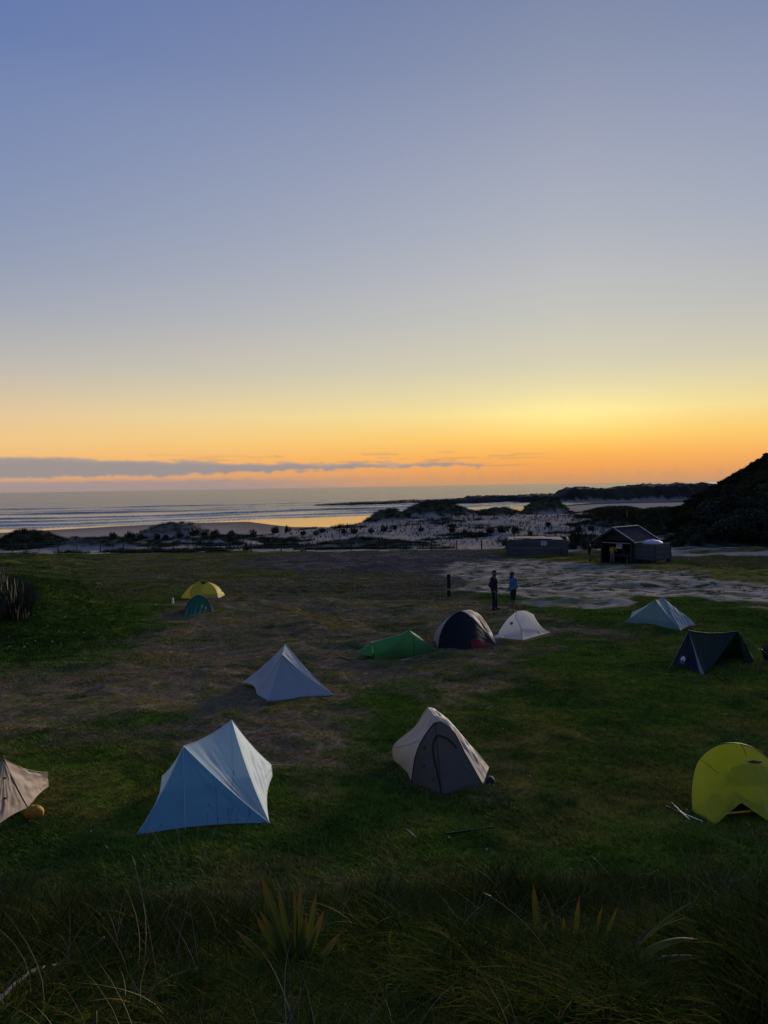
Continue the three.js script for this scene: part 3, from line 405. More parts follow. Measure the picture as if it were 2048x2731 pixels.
{ // yellow dome
  const t = Tent('dome_tent', 'yellow dome tent with a black vent, far back behind the small green tent', -10.1, -42.4);
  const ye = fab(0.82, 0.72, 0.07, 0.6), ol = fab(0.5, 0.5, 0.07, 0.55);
  const P0 = t.on(-10.5, -41.55), fb = t.on(-9.22, -42.3), top = t.at(-10.2, 7.45, -42.5), lf = t.on(-11.15, -41.7), rf = t.on(-9.1, -43.6), bk = t.on(-10.6, -43.9);
  const arc = spline(P0, t.at(-10.63, 6.95, -41.8), t.at(-10.48, 7.28, -42.2), top, t.at(-9.8, 7.33, -42.55), t.at(-9.42, 6.98, -42.5), fb);
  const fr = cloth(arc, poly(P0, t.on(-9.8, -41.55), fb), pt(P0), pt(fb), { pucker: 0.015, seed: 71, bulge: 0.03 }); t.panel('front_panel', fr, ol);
  const tl = spline(top, t.at(-10.7, 7.2, -42.3), lf), tr = spline(top, t.at(-9.6, 7.2, -43.0), rf);
  t.panel('side_panel', tri(lf, sub(arc, 0, 0.5), lineC(lf, P0), (v) => tl(1 - v), { pucker: 0.015, seed: 72 }), ye);
  t.panel('side_panel', tri(rf, sub(arc, 0.5, 1), (v) => tr(1 - v), lineC(rf, fb), { pucker: 0.015, seed: 73 }), ye);
  t.panel('back_panel', tri(top, poly(lf, bk, rf), tl, tr, { pucker: 0.012, seed: 74, bulge: -0.1 }), ye);
  const S = (u, v) => fr.P(0.52 + (u - 0.25) * 0.16 * (1 - v * 0.8), 0.03 + v * 0.16).add(V(0, 0.01, 0.03)); t.panel('vent', cloth((u) => S(u, 0), (u) => S(u, 1), (v) => S(0, v), (v) => S(1, v), { nu: 6, nv: 6 }), blackTape, 'black vent flap');
  const lg = tri(rf, sub(arc, 0.5, 1), (v) => tr(1 - v), lineC(rf, fb), {}); const lp = lg.P(0.55, 0.3); const lm = t.panel('badge', new THREE.BoxGeometry(0.09, 0.03, 0.09), blackTape); lm.position.copy(lp).add(V(0.01, 0.02, 0.02)); lm.rotation.set(0.6, 0.3, -0.6);
  t.seam(arc, ol, 0.014, 'pole_sleeve'); t.guy(lf, -0.25, 0.1); t.guy(rf, 0.3, 0.05);
}
{ // small green hoop tent
  const t = Tent('hoop_tent', 'small dark green single-hoop tent in front of the yellow dome', -8.8, -35.4);
  const gr = fab(0.02, 0.17, 0.10, 0.3), l = t.on(-9.18, -34.75), l2 = t.on(-8.92, -34.3), r = t.on(-8.12, -35.6), tail = t.on(-9.3, -37.3);
  const arc = spline(l, t.at(-9.08, 7.22, -35.1), t.at(-8.95, 7.45, -35.35), t.at(-8.70, 7.58, -35.6), t.at(-8.38, 7.42, -35.75), t.at(-8.2, 7.15, -35.75), r);
  t.panel('end_panel', cloth(arc, poly(l, l2, r), pt(l), pt(r), { nu: 36, fan: 0.02, fanN: 8, pucker: 0.015, seed: 81 }), gr);
  t.panel('fly_panel', tri(tail, arc, null, null, { bulge: 0.06, pucker: 0.015, seed: 82 }), gr);
  t.seam(arc, blackTape, 0.022, 'pole_sleeve'); t.guy(r, 0.18, 0.1);
  for (let i = 0; i < 3; i++) t.panel('cord', rod(t.at(-8.1, 7.12 - i * 0.1, -35.7), t.on(-7.98 + i * 0.02, -35.55), 0.006), cordM);
}
{ // dark green A-frame
  const t = Tent('ridge_tent', 'dark green open-ended ridge tent with a grey stripe and white badge, far right', 9.2, -21.4);
  const P1 = t.at(8.39, 8.39, -21.2), P2 = t.at(10.08, 8.22, -21.9), C = t.on(8.42, -20.2), L = t.on(7.98, -21.29), B1 = t.on(8.6, -22.5), B2 = t.on(10.9, -22.7), Rr = t.on(10.42, -21.6);
  const green = fab(0.008, 0.030, 0.017, 0.12), navy = fab(0.008, 0.014, 0.04, 0.12), strip = fab(0.30, 0.34, 0.38, 0.3);
  const ridge = lineC(P1, P2, 0.07), eC = lineC(P1, C, 0.03), eL = lineC(P1, L, 0.02), e2 = lineC(P2, C, 0.04);
  const end = tri(P1, lineC(L, C, -0.02), eL, eC, { pucker: 0.012, seed: 91 }); const ep = t.panel('end_panel', end, navy, 'navy end panel with a white badge');
  t.panel('roof_panel', tri(C, ridge, (v) => eC(1 - v), (v) => e2(1 - v), { pucker: 0.015, bulge: -0.03, seed: 92 }), green);
  t.panel('roof_panel', cloth(ridge, lineC(B1, B2), lineC(P1, B1, 0.03), lineC(P2, B2, 0.03), { pucker: 0.015, seed: 93 }), green);
  t.panel('end_panel', tri(P1, lineC(L, B1), eL, lineC(P1, B1, 0.03), { seed: 94 }), navy); t.panel('end_panel', tri(P2, lineC(t.on(10.12, -21.55), Rr), lineC(P2, t.on(10.12, -21.55)), lineC(P2, Rr, 0.04), { seed: 95 }), green, 'tied-back door'); t.panel('end_panel', tri(P2, lineC(Rr.clone().lerp(B2, 0.45), B2), lineC(P2, Rr.clone().lerp(B2, 0.45)), lineC(P2, B2, 0.03), { seed: 96 }), green);
  const off = V(-0.008, 0.004, 0.014), st = (u, v) => eC(v).lerp(eL(v), (1 - u) * 0.13 * (0.6 + 0.5 * v)).lerp(C, 0).add(off); t.panel('stripe', cloth((u) => st(u, 0.03), (u) => st(u, 1), (v) => st(0, lerp(0.03, 1, v)), (v) => st(1, lerp(0.03, 1, v)), { nu: 4, nv: 20 }), strip, 'grey stripe');
  t.panel('groundsheet', cloth(lineC(L, C), lineC(B1, B2), lineC(L, B1), lineC(C, B2), { nu: 6, nv: 6 }), blackTape); t.panel('pole', rod(P2, V(P2.x, Rr.y, P2.z), 0.012), darkPoleM); t.seam(ridge, green, 0.012); t.guy(P2, 0.9, 0.5); t.guy(P1, -0.7, 0.35);
  // badge: a white arch with a tree cut into it, two faint lines under it
  const cv = document.createElement('canvas'); cv.width = 128; cv.height = 128; const c = cv.getContext('2d'); c.fillStyle = '#1b2233'; c.fillRect(0, 0, 128, 128); c.fillStyle = '#e8eaf0'; c.beginPath(); c.arc(64, 52, 36, Math.PI, 0); c.lineTo(100, 78); c.lineTo(28, 78); c.fill(); c.fillStyle = '#1b2233'; c.beginPath(); c.moveTo(64, 26); c.lineTo(84, 78); c.lineTo(44, 78); c.fill(); c.fillStyle = '#e8eaf0'; c.fillRect(60, 44, 8, 34); c.fillStyle = '#6b7488'; c.fillRect(26, 92, 76, 7); c.fillRect(34, 106, 60, 6);
  const tx = new THREE.CanvasTexture(cv); tx.colorSpace = THREE.SRGBColorSpace; const q = new THREE.PlaneGeometry(0.26, 0.26), bd = part('badge', q, new THREE.MeshStandardMaterial({ map: tx, roughness: 0.7, side: THREE.DoubleSide }), ep), n = end.n0.clone(); if (n.x > 0) n.negate();
  const ctr = end.P(0.30, 0.80), ux = L.clone().sub(C).normalize().negate(), uy = n.clone().cross(ux).normalize(), mtx = new THREE.Matrix4().makeBasis(ux, uy.y > 0 ? uy : uy.negate(), n); bd.quaternion.setFromRotationMatrix(mtx); bd.position.copy(ctr).addScaledVector(n, 0.012);
}
{ // lime hoop tent at the frame's edge
  const t = Tent('arch_tent', 'lime yellow rounded tent with a dark inner opening, cut off at the frame edge', 5.1, -11);
  const lime = fab(0.62, 0.66, 0.03, 0.62), navy = fab(0.012, 0.018, 0.05, 0.1);
  const l = t.on(4.40, -11.0), F = t.on(4.41, -10.28), D = t.at(4.87, 8.07, -10.48), Rr = t.on(5.2, -10.26), r = t.on(6.0, -11.35), tail = t.on(5.75, -12.9), tail2 = t.on(6.4, -12.8);
  const arc = spline(l, t.at(4.47, 7.95, -11.2), t.at(4.55, 8.2, -11.3), t.at(4.63, 8.39, -11.3), t.at(4.85, 8.57, -11.3), t.at(5.09, 8.62, -11.3), t.at(5.39, 8.55, -11.35), t.at(5.66, 8.38, -11.4), t.at(5.88, 8.12, -11.4), r);
  const fr = cloth(arc, poly(l, F, D, Rr, r), pt(l), pt(r), { nu: 60, nv: 36, fan: 0.012, fanN: 16, pucker: 0.02, seed: 101, fanPow: 0.8 }); const fp = t.panel('porch_panel', fr, lime);
  t.panel('fly_panel', cloth(arc, poly(tail, tail2), lineC(l, tail, 0, V(0.12, 0, 0.1)), lineC(r, tail2), { bulge: 0, pucker: 0.015, seed: 102 }), lime);
  t.panel('inner_wall', tri(t.at(4.88, 8.12, -10.72), lineC(t.on(4.5, -10.7, 0.05), t.on(5.3, -10.7, 0.05)), null, null, {}), navy, 'dark navy inner wall'); t.panel('groundsheet', cloth(lineC(t.on(4.55, -10.7, 0.03), t.on(5.5, -10.7, 0.03)), lineC(t.on(5.3, -12.0, 0.03), t.on(5.9, -12.0, 0.03)), lineC(t.on(4.55, -10.7, 0.03), t.on(5.3, -12.0, 0.03)), lineC(t.on(5.5, -10.7, 0.03), t.on(5.9, -12.0, 0.03)), { nu: 6, nv: 6 }), blackTape);
  t.seam((u) => arc(u).add(V(0, 0.004, 0)), darkPoleM, 0.007, 'pole'); const p1 = fr.P(0.36, 0.02); t.seam((v) => fr.P(0.33 + v * 0.06, v * 0.42).add(V(0, 0.006, 0.008)), fab(0.16, 0.17, 0.01, 0.2), 0.004); t.seam((v) => fr.P(0.62, v * 0.16).add(V(0, 0.006, 0.008)), fab(0.16, 0.17, 0.01, 0.2), 0.005);
  const S = (u, v) => fr.P(0.60 + u * 0.13, 0.24 + v * 0.05 * Math.sin(Math.PI * u) - u * 0.05).add(V(0, 0.012, 0.014)); part('vent', cloth((u) => S(u, 0), (u) => S(u, 1), (v) => S(0, v), (v) => S(1, v), { nu: 10, nv: 4 }), blackTape, fp, 'dark vent slit');
  for (const p of [l, F]) t.guy(p, -0.1, 0.06);
}
{ // tan tent at the left edge
  const t = Tent('pyramid_tent', 'tan pointed tent cut off at the frame edge with a yellow sack beside it', -6.1, -11.3);
  const tan = fab(0.56, 0.44, 0.33, 0.35), A = t.at(-5.50, 8.68, -10.9), Rr = t.on(-5.22, -11.0), N = t.on(-5.38, -10.2), W = t.on(-6.9, -10.5), Bk = t.on(-6.8, -12.3), R1 = t.at(-5.26, H(-5.26, -11.75) + 0.26, -11.75), Rg = t.on(-5.27, -11.8);
  const eR = lineC(A, Rr, 0.03), eN = lineC(A, N, 0.04), e1 = lineC(A, R1, 0.05), eW = lineC(A, W, 0.05);
  t.panel('front_panel', tri(A, lineC(N, Rr, -0.05), eN, eR, { fan: 0.008, fanN: 6, pucker: 0.015, seed: 111 }), tan); t.panel('side_panel', cloth(e1, lineC(Rr, Rg, -0.04), eR, lineC(R1, Rg), { pucker: 0.015, seed: 112 }), tan);
  t.panel('front_panel', tri(A, lineC(W, N, -0.04), eW, eN, { fan: 0.008, pucker: 0.015, seed: 113 }), tan); t.panel('back_panel', cloth(e1, lineC(Bk.clone().lerp(Rg, 0.2), Rg), lineC(A, Bk.clone().lerp(Rg, 0.2), 0.04), lineC(R1, Rg), { seed: 114 }), tan); t.panel('back_panel', tri(A, lineC(W, Bk), eW, lineC(A, Bk, 0.04), { seed: 115 }), tan);
  t.seam(eR, blackTape, 0.008, 'zipper'); t.seam(e1, tan, 0.007); t.panel('pole', rod(A, V(A.x, N.y, A.z), 0.01), darkPoleM); t.panel('tip', rod(A, A.clone().add(V(0.01, 0.05, 0)), 0.008), alloyM);
  for (const f of [0.3, 0.62]) { const p = A.clone().lerp(N.clone().lerp(Rr, 0.4), f); const g = t.panel('toggle', new THREE.BoxGeometry(0.03, 0.025, 0.02), blackTape); g.position.copy(p).add(V(0.02, 0.01, 0.03)); }
}

// ---------- timber and hut materials ----------
const grainTile = (() => { const n = 256, data = new Uint8Array(n * n * 4); for (let j = 0; j < n; j++) for (let i = 0; i < n; i++) { const v = 150 + 60 * (fbm(i * 0.03, j * 0.35, 3, 400) - 0.5) + 40 * (vn(i * 0.02, j * 0.9, 401) - 0.5), o = (j * n + i) * 4; data[o] = v; data[o + 1] = v * 0.99; data[o + 2] = v * 0.97; data[o + 3] = 255; } const t = new THREE.DataTexture(data, n, n); t.colorSpace = THREE.SRGBColorSpace; t.magFilter = THREE.LinearFilter; t.wrapS = t.wrapT = THREE.RepeatWrapping; t.needsUpdate = true; return t; })();
const wood = (r, g, b) => std(r, g, b, 0.9, { map: grainTile });
const greyWood = [wood(0.26, 0.29, 0.32), wood(0.21, 0.24, 0.28), wood(0.30, 0.33, 0.35)], darkWood = wood(0.10, 0.11, 0.12), postWood = wood(0.12, 0.11, 0.09), roofM = std(0.03, 0.033, 0.04, 0.8), trimM = std(0.30, 0.30, 0.31, 0.7), concreteM = std(0.22, 0.22, 0.21, 0.95);
const bx = (w, h, d, x = 0, y = 0, z = 0) => new THREE.BoxGeometry(w, h, d).translate(x, y, z);
const boxUV = (w, h, d) => { const g = new RoundedBoxGeometry(w, h, d, 1, Math.min(w, h, d) * 0.12); return g; };
function sign(w, h, lines, parent, name = 'sign') {
  const cv = document.createElement('canvas'); cv.width = 256; cv.height = Math.round(256 * h / w); const c = cv.getContext('2d'); c.fillStyle = '#d9dcdf'; c.fillRect(0, 0, cv.width, cv.height); lines(c, cv.width, cv.height);
  const tx = new THREE.CanvasTexture(cv); tx.colorSpace = THREE.SRGBColorSpace; const g = new THREE.BoxGeometry(w, h, 0.02); const face = new THREE.MeshStandardMaterial({ map: tx, roughness: 0.6 }), edge = std(0.6, 0.6, 0.6); const o = part(name, g, [edge, edge, edge, edge, face, edge], parent); return o;
}
const signArt = (c, w, h) => { c.fillStyle = '#8b929c'; c.fillRect(0, h * 0.36, w, h * 0.12); c.fillStyle = '#5b626d'; for (let i = 0; i < 3; i++) c.fillRect(w * 0.08, h * (0.08 + i * 0.09), w * (0.8 - 0.15 * i), h * 0.045); for (let i = 0; i < 4; i++) c.fillRect(w * 0.08, h * (0.56 + i * 0.1), w * (0.55 - 0.06 * (i % 2)), h * 0.04); c.fillStyle = '#39414f'; c.fillRect(w * 0.78, h * 0.56, w * 0.14, h * 0.3); };

// ---------- cooking shelter ----------
{
  const ax = V(0.66, 0, 0.751).normalize(), az = V(0.751, 0, -0.66).normalize();  // along the front, and away from the viewer
  const g = thing('cooking_shelter', 'dark timber cooking shelter with gable roof and open front beside the boarded tank', 'shelter', 20.0, -71.1), rot = Math.atan2(-ax.z, ax.x); g.rotation.y = rot; const y0 = g.position.y;
  // own axes: +x along the front to the right, -z away from the viewer, y up
  const W = 3.2, D = 3.4, eave = 2.32, rise = 0.92, over = 0.42;
  const P = (n, geo, m, p = g, l) => part(n, geo, m, p, l);
  for (const [x, z] of [[0.08, -0.08], [W - 0.08, -0.08], [0.08, -D + 0.08], [W - 0.08, -D + 0.08]]) P('post', bx(0.15, eave + 0.25, 0.15, x, (eave - 0.25) / 2, z), darkWood);
  const back = P('back_wall', bx(W - 0.2, eave, 0.05, W / 2, eave / 2, -D + 0.05), darkWood);
  for (let i = 0; i < 14; i++) part('plank', bx(W - 0.36, 0.148, 0.03, W / 2, 0.1 + i * 0.158, -D + 0.10), greyWood[i % 3], back);
  const left = P('side_wall', bx(0.05, eave - 0.1, D - 0.3, 0.03, eave / 2, -D / 2), darkWood); for (let i = 0; i < 13; i++) part('plank', bx(0.03, 0.148, D - 0.34, -0.015, 0.14 + i * 0.158, -D / 2), greyWood[(i + 1) % 3], left);
  const right = P('side_wall', bx(0.05, eave - 0.1, D - 0.3, W - 0.03, eave / 2, -D / 2), darkWood); for (let i = 0; i < 13; i++) part('plank', bx(0.03, 0.148, D - 0.34, W + 0.015, 0.14 + i * 0.158, -D / 2), greyWood[(i + 2) % 3], right);
  P('floor', bx(W, 0.1, D, W / 2, 0.0, -D / 2), concreteM);
  P('beam', bx(W - 0.32, 0.09, 0.09, W / 2, 1.98, -0.08), trimM); P('tie_beam', bx(W - 0.3, 0.16, 0.12, W / 2, eave - 0.05, -0.08), darkWood);
  // gable filling and roof
  const gs = new THREE.Shape([new THREE.Vector2(0, eave), new THREE.Vector2(W, eave), new THREE.Vector2(W / 2, eave + rise)]), gg = new THREE.ExtrudeGeometry(gs, { depth: 0.05, bevelEnabled: false }); P('gable', gg.clone().translate(0, 0, -0.12), darkWood); P('gable', gg.clone().translate(0, 0, -D + 0.06), darkWood);
  const slope = Math.atan2(rise, W / 2), len = (W / 2) / Math.cos(slope) + over + 0.14;
  for (const s of [-1, 1]) {
    const pan = new THREE.Group(); pan.name = 'roof_slope'; pan.position.set(W / 2, eave + rise + 0.1, -D / 2); pan.rotation.z = s > 0 ? -slope : Math.PI + slope; g.add(pan); const f = s > 0 ? 1 : -1;
    const n = 22, w = len / 1; part('sheeting', bx(len, 0.03, D + 2 * over, len / 2, 0, 0), roofM, pan);
    for (let i = 0; i <= n; i++) part('rib', bx(len - 0.02, 0.026, 0.03, len / 2, f * 0.027, -D / 2 - over + 0.1 + i * (D + 2 * over - 0.2) / n), roofM, pan);
    part('barge_board', bx(len + 0.02, 0.2, 0.04, len / 2, f * -0.05, D / 2 + over + 0.02), darkWood, pan); part('barge_board', bx(len + 0.02, 0.2, 0.04, len / 2, f * -0.05, -D / 2 - over - 0.02), darkWood, pan);
    part('flashing', bx(len + 0.04, 0.05, 0.12, len / 2, f * 0.075, D / 2 + over), trimM, pan); part('flashing', bx(len + 0.04, 0.05, 0.12, len / 2, f * 0.075, -D / 2 - over), trimM, pan); part('gutter', bx(0.1, 0.1, D + 2 * over, len + 0.05, f * -0.02, 0), trimM, pan);
  }
  P('ridge_cap', bx(0.24, 0.05, D + 2 * over + 0.1, W / 2, eave + rise + 0.17, -D / 2), trimM);
  const bench = P('bench', bx(W - 0.5, 0.06, 0.6, W / 2, 0.86, -0.95), greyWood[0]); for (const x of [0.4, W / 2, W - 0.4]) part('leg', bx(0.08, 0.84, 0.5, x, 0.42, -0.95), darkWood, bench); part('front_rail', bx(W - 0.5, 0.14, 0.04, W / 2, 0.76, -0.63), darkWood, bench);
  const tap = P('tap', rod(V(W * 0.55, 0.88, -1.1), V(W * 0.55, 1.22, -1.1), 0.02), alloyM); part('spout', rod(V(W * 0.55, 1.22, -1.1), V(W * 0.55, 1.2, -0.95), 0.015), alloyM, tap); P('standpipe', rod(V(W - 0.55, 0.05, -0.15), V(W - 0.5, 0.62, -0.15), 0.03), trimM);
  const hn = sign(0.62, 0.44, signArt, g); hn.position.set(W * 0.53, 1.66, -0.4);
  const hang = P('sign_hanger', bx(0.03, 0.45, 0.02, W * 0.53, 2.1, -0.42), darkWood);
}
// boarded water tank beside the shelter
{
  const g = thing('water_tank', 'boarded box around a white-topped water tank on low piles against the shelter', 'water tank', 22.35, -68.75), rot = Math.atan2(-0.751, 0.66); g.rotation.y = rot;
  const W = 2.05, D = 2.6, h0 = 0.48, h1 = 1.86;
  for (const [x, z] of [[0.15, -0.15], [W - 0.15, -0.15], [0.15, -D + 0.15], [W - 0.15, -D + 0.15], [W / 2, -0.2]]) part('pile', bx(0.2, h0 + 0.3, 0.2, x, (h0 - 0.3) / 2, z), darkWood, g);
  const nb = 9, bh = (h1 - h0) / nb;
  for (let i = 0; i < nb; i++) { const y = h0 + (i + 0.5) * bh; part('plank', bx(W, bh - 0.012, 0.035, W / 2, y, 0), greyWood[i % 3], g); part('plank', bx(W, bh - 0.012, 0.035, W / 2, y, -D), greyWood[(i + 1) % 3], g); part('plank', bx(0.035, bh - 0.012, D - 0.04, W + 0.002, y, -D / 2), greyWood[(i * 2) % 3], g); part('plank', bx(0.035, bh - 0.012, D - 0.04, 0, y, -D / 2), greyWood[(i * 2 + 1) % 3], g); }
  for (const [x, z] of [[0.02, 0.03], [W, 0.03], [W + 0.03, -D]]) part('corner_board', bx(0.09, h1 - h0 + 0.06, 0.03, x, (h0 + h1) / 2, z), darkWood, g);
  part('deck', bx(W - 0.05, 0.08, D - 0.05, W / 2, h0 - 0.02, -D / 2), darkWood, g);
  const tank = part('tank', new THREE.LatheGeometry([[0, 0], [0.92, 0], [0.92, 1.36], [0.88, 1.44], [0.7, 1.56], [0.4, 1.64], [0.14, 1.66], [0.12, 1.72], [0, 1.72]].map(([a, b]) => new THREE.Vector2(a, b)), 32), std(0.5, 0.51, 0.52, 0.6), g, 'white plastic tank'); tank.position.set(W / 2, h0 + 0.02, -D / 2);
}
// low boarded enclosure
{
  const g = thing('board_enclosure', 'long low grey board enclosure with a small sign on its front', 'enclosure', 13.35, -83.9), dx = 19.75 - 13.35, dz = -82.6 + 83.9; g.rotation.y = Math.atan2(-dz, dx); const W = Math.hypot(dx, dz), D = 6.2, h = 1.66;
  const gy = (x) => { const c = Math.cos(g.rotation.y), s = Math.sin(g.rotation.y); return H(13.35 + x * c, -83.9 - x * s) - g.position.y; };
  const nb = 10; for (let i = 0; i < nb; i++) { const y = 0.02 + (i + 0.5) * h / nb, bh = h / nb - 0.014; part('plank', bx(W, bh, 0.04, W / 2, y, 0), greyWood[(i * 2 + (i >> 2)) % 3], g); part('plank', bx(0.04, bh, D, W, y, -D / 2), greyWood[(i + 1) % 3], g); part('plank', bx(0.04, bh, D, 0, y, -D / 2), greyWood[i % 3], g); part('plank', bx(W, bh, 0.04, W / 2, y, -D), greyWood[(i + 2) % 3], g); }
  for (let i = 0; i <= 5; i++) part('post', bx(0.1, h + 0.5, 0.1, 0.05 + i * (W - 0.1) / 5, h / 2 - 0.24, -0.09), darkWood, g); for (const x of [0.05, W - 0.05]) part('post', bx(0.1, h + 0.4, 0.1, x, h / 2 - 0.15, -D + 0.08), darkWood, g);
  part('skirt', bx(W, 0.5, 0.03, W / 2, -0.23, 0.0), darkWood, g);
  const s = sign(0.62, 0.46, signArt, g); s.position.set(W * 0.61, 1.38, 0.036);
  const r = rng(5); for (let i = 0; i < 7; i++) { const b = part('cover_sheet', bx(0.9 + r() * 1.1, 0.05, 2 + r() * 3), i % 3 ? greyWood[1] : darkWood, g); b.position.set(0.9 + i * 0.74, h + 0.06 + (i % 2) * 0.055 + r() * 0.03, -D * 0.5 + r() * 0.8); b.rotation.z = (r() - 0.5) * 0.10; b.rotation.y = (r() - 0.5) * 0.2; }
  const p = part('standpipe', bx(0.12, 0.95, 0.12, W * 0.89, 0.46, 0.22), postWood, g); part('tap', rod(V(W * 0.89, 0.92, 0.22), V(W * 0.89, 1.02, 0.3), 0.03), alloyM, p);
}
// bollard right of the shelter
{ const g = thing('bollard', 'short square timber bollard standing right of the boarded tank', 'bollard', 25.65, -69); part('post', boxUV(0.26, 0.95, 0.26).translate(0, 0.42, 0), greyWood[2], g); part('cap', boxUV(0.3, 0.06, 0.3).translate(0, 0.92, 0), darkWood, g); const b = part('grass_collar', new THREE.ConeGeometry(0.55, 0.28, 9), std(0.02, 0.03, 0.01), g); b.position.y = 0.06; }
// marker post with a strip of pink tape
{
  const g = thing('marker_post', 'dark marker post tied with pink tape standing on the brown grass', 'post', 3.41, -41); part('post', boxUV(0.19, 1.35, 0.17).translate(0, 0.55, 0), wood(0.05, 0.055, 0.045), g); part('cap', boxUV(0.2, 0.03, 0.18).translate(0, 1.235, 0), greyWood[0], g);
  const tp = std(0.55, 0.20, 0.15, 0.6), b = part('tape', bx(0.204, 0.07, 0.184, 0, 0.42, 0), tp, g, 'pink tape'); part('tape_end', bx(0.035, 0.2, 0.012, 0.12, 0.34, 0.09).rotateZ(0.12), tp, b);
}
// post-and-wire fence along the foot of the dunes
{
  const L = [[-62, 113], [-55.2, 113.9], [-51.5, 114.4], [-45, 112.5], [-37.3, 109.7], [-29.3, 106.3], [-22.4, 104.8], [-14.3, 106.2], [-4.6, 107.2], [3, 105], [9.7, 103.1], [16.3, 102.6], [21.9, 101.2], [29, 102]];
  const g = thing('wire_fence', 'thin post and wire fence along the foot of the dunes', 'fence', 0, -105), y0 = g.position.y, tops = []; const r = rng(9);
  for (let i = 0; i < L.length - 1; i++) { const n = 2; for (let k = 0; k < n; k++) { const x = lerp(L[i][0], L[i + 1][0], k / n), d = lerp(L[i][1], L[i + 1][1], k / n), y = H(x, -d), h = 1.15 + r() * 0.25; const p = part('post', bx(0.12, h + 0.3, 0.12, 0, h / 2 - 0.15, 0), postWood, g); p.position.set(x, y - y0, -d + 105); p.rotation.set((r() - 0.5) * 0.12, r(), (r() - 0.5) * 0.12); tops.push(V(x, y - y0 + h, -d + 105)); } }
  for (const f of [0.15, 0.5, 0.85]) { const c = new THREE.CatmullRomCurve3(tops.map((p) => p.clone().add(V(0, -f, 0))), false, 'centripetal'); part('wire', new THREE.TubeGeometry(c, 120, 0.006, 4), cordM, g); }
}
// single stakes standing in the dunes
{
  const S = [[13.9, 158], [18.5, 159], [18.7, 152], [26.2, 160], [32.6, 164], [41.3, 150], [46.9, 139.6], [41.4, 121.6], [48.8, 135], [47.4, 150], [45.9, 139.4], [38, 133], [23, 122]];
  S.forEach(([x, d], i) => { const g = thing('dune_stake', 'weathered stake standing alone among the dune plantings', 'stake', x, -d, 'stakes in the dunes'); part('stake', bx(0.14, 1.9, 0.14, 0, 0.7, 0), postWood, g); part('stake_top', bx(0.15, 0.03, 0.15, 0, 1.66, 0), greyWood[0], g); g.rotation.set(0, i, (vn(i * 3.3, 1, 2) - 0.5) * 0.12); });
}

// ---------- people: tapered capsules blended into one surface ----------
function sdBody(bones, k = 0.03) {                    // bones: [a, b, ra, rb]
  return (p) => { let s = 0, m = 1e9; for (const [a, b, ra, rb] of bones) { const abx = b.x - a.x, aby = b.y - a.y, abz = b.z - a.z, l = abx * abx + aby * aby + abz * abz; const t = clamp(((p.x - a.x) * abx + (p.y - a.y) * aby + (p.z - a.z) * abz) / (l || 1)); const dx = p.x - a.x - abx * t, dy = p.y - a.y - aby * t, dz = p.z - a.z - abz * t; const d = Math.sqrt(dx * dx + dy * dy + dz * dz) - lerp(ra, rb, t); m = Math.min(m, d); s += Math.exp(-d / k); } return s > 1e-30 ? -k * Math.log(s) : m; };
}
function meshOf(sd, lo, hi, res) {
  const mc = new MarchingCubes(res, new THREE.MeshStandardMaterial(), false, false, 60000), f = mc.field, c = lo.clone().add(hi).multiplyScalar(0.5), h = Math.max(hi.x - lo.x, hi.y - lo.y, hi.z - lo.z) / 2, p = V(0, 0, 0);
  for (let z = 0; z < res; z++) for (let y = 0; y < res; y++) for (let x = 0; x < res; x++) { p.set((x - res / 2) / (res / 2) * h + c.x, (y - res / 2) / (res / 2) * h + c.y, (z - res / 2) / (res / 2) * h + c.z); f[z * res * res + y * res + x] = -sd(p); }
  mc.isolation = 0; mc.update();
  const n = mc.count, pos = new Float32Array(n * 3); for (let i = 0; i < n; i++) { pos[i * 3] = mc.positionArray[i * 3] * h + c.x; pos[i * 3 + 1] = mc.positionArray[i * 3 + 1] * h + c.y; pos[i * 3 + 2] = mc.positionArray[i * 3 + 2] * h + c.z; }
  let g = new THREE.BufferGeometry(); g.setAttribute('position', new THREE.BufferAttribute(pos, 3)); g = mergeVertices(g, 1e-4); g.computeVertexNormals(); return g;
}
function handBones(w, dir, side, curl = 0.5) {        // palm, four fingers of different length, thumb from the side of the palm
  const out = [], d = dir.clone().normalize(), s = side.clone().normalize(), n = d.clone().cross(s).normalize(), k = w.clone().addScaledVector(d, 0.085); out.push([w, k, 0.026, 0.03]);
  [0.072, 0.082, 0.076, 0.058].forEach((L, i) => { const b = k.clone().addScaledVector(s, (i - 1.5) * 0.019), m = b.clone().addScaledVector(d, L * 0.55).addScaledVector(n, L * 0.2 * curl), e = m.clone().addScaledVector(d, L * 0.35).addScaledVector(n, L * 0.45 * curl); out.push([b, m, 0.0105, 0.0095], [m, e, 0.0095, 0.008]); });
  const t0 = w.clone().addScaledVector(d, 0.03).addScaledVector(s, -0.024), t1 = t0.clone().addScaledVector(d, 0.035).addScaledVector(s, -0.028), t2 = t1.clone().addScaledVector(d, 0.03).addScaledVector(n, 0.012); out.push([t0, t1, 0.013, 0.011], [t1, t2, 0.011, 0.009]); return out;
}
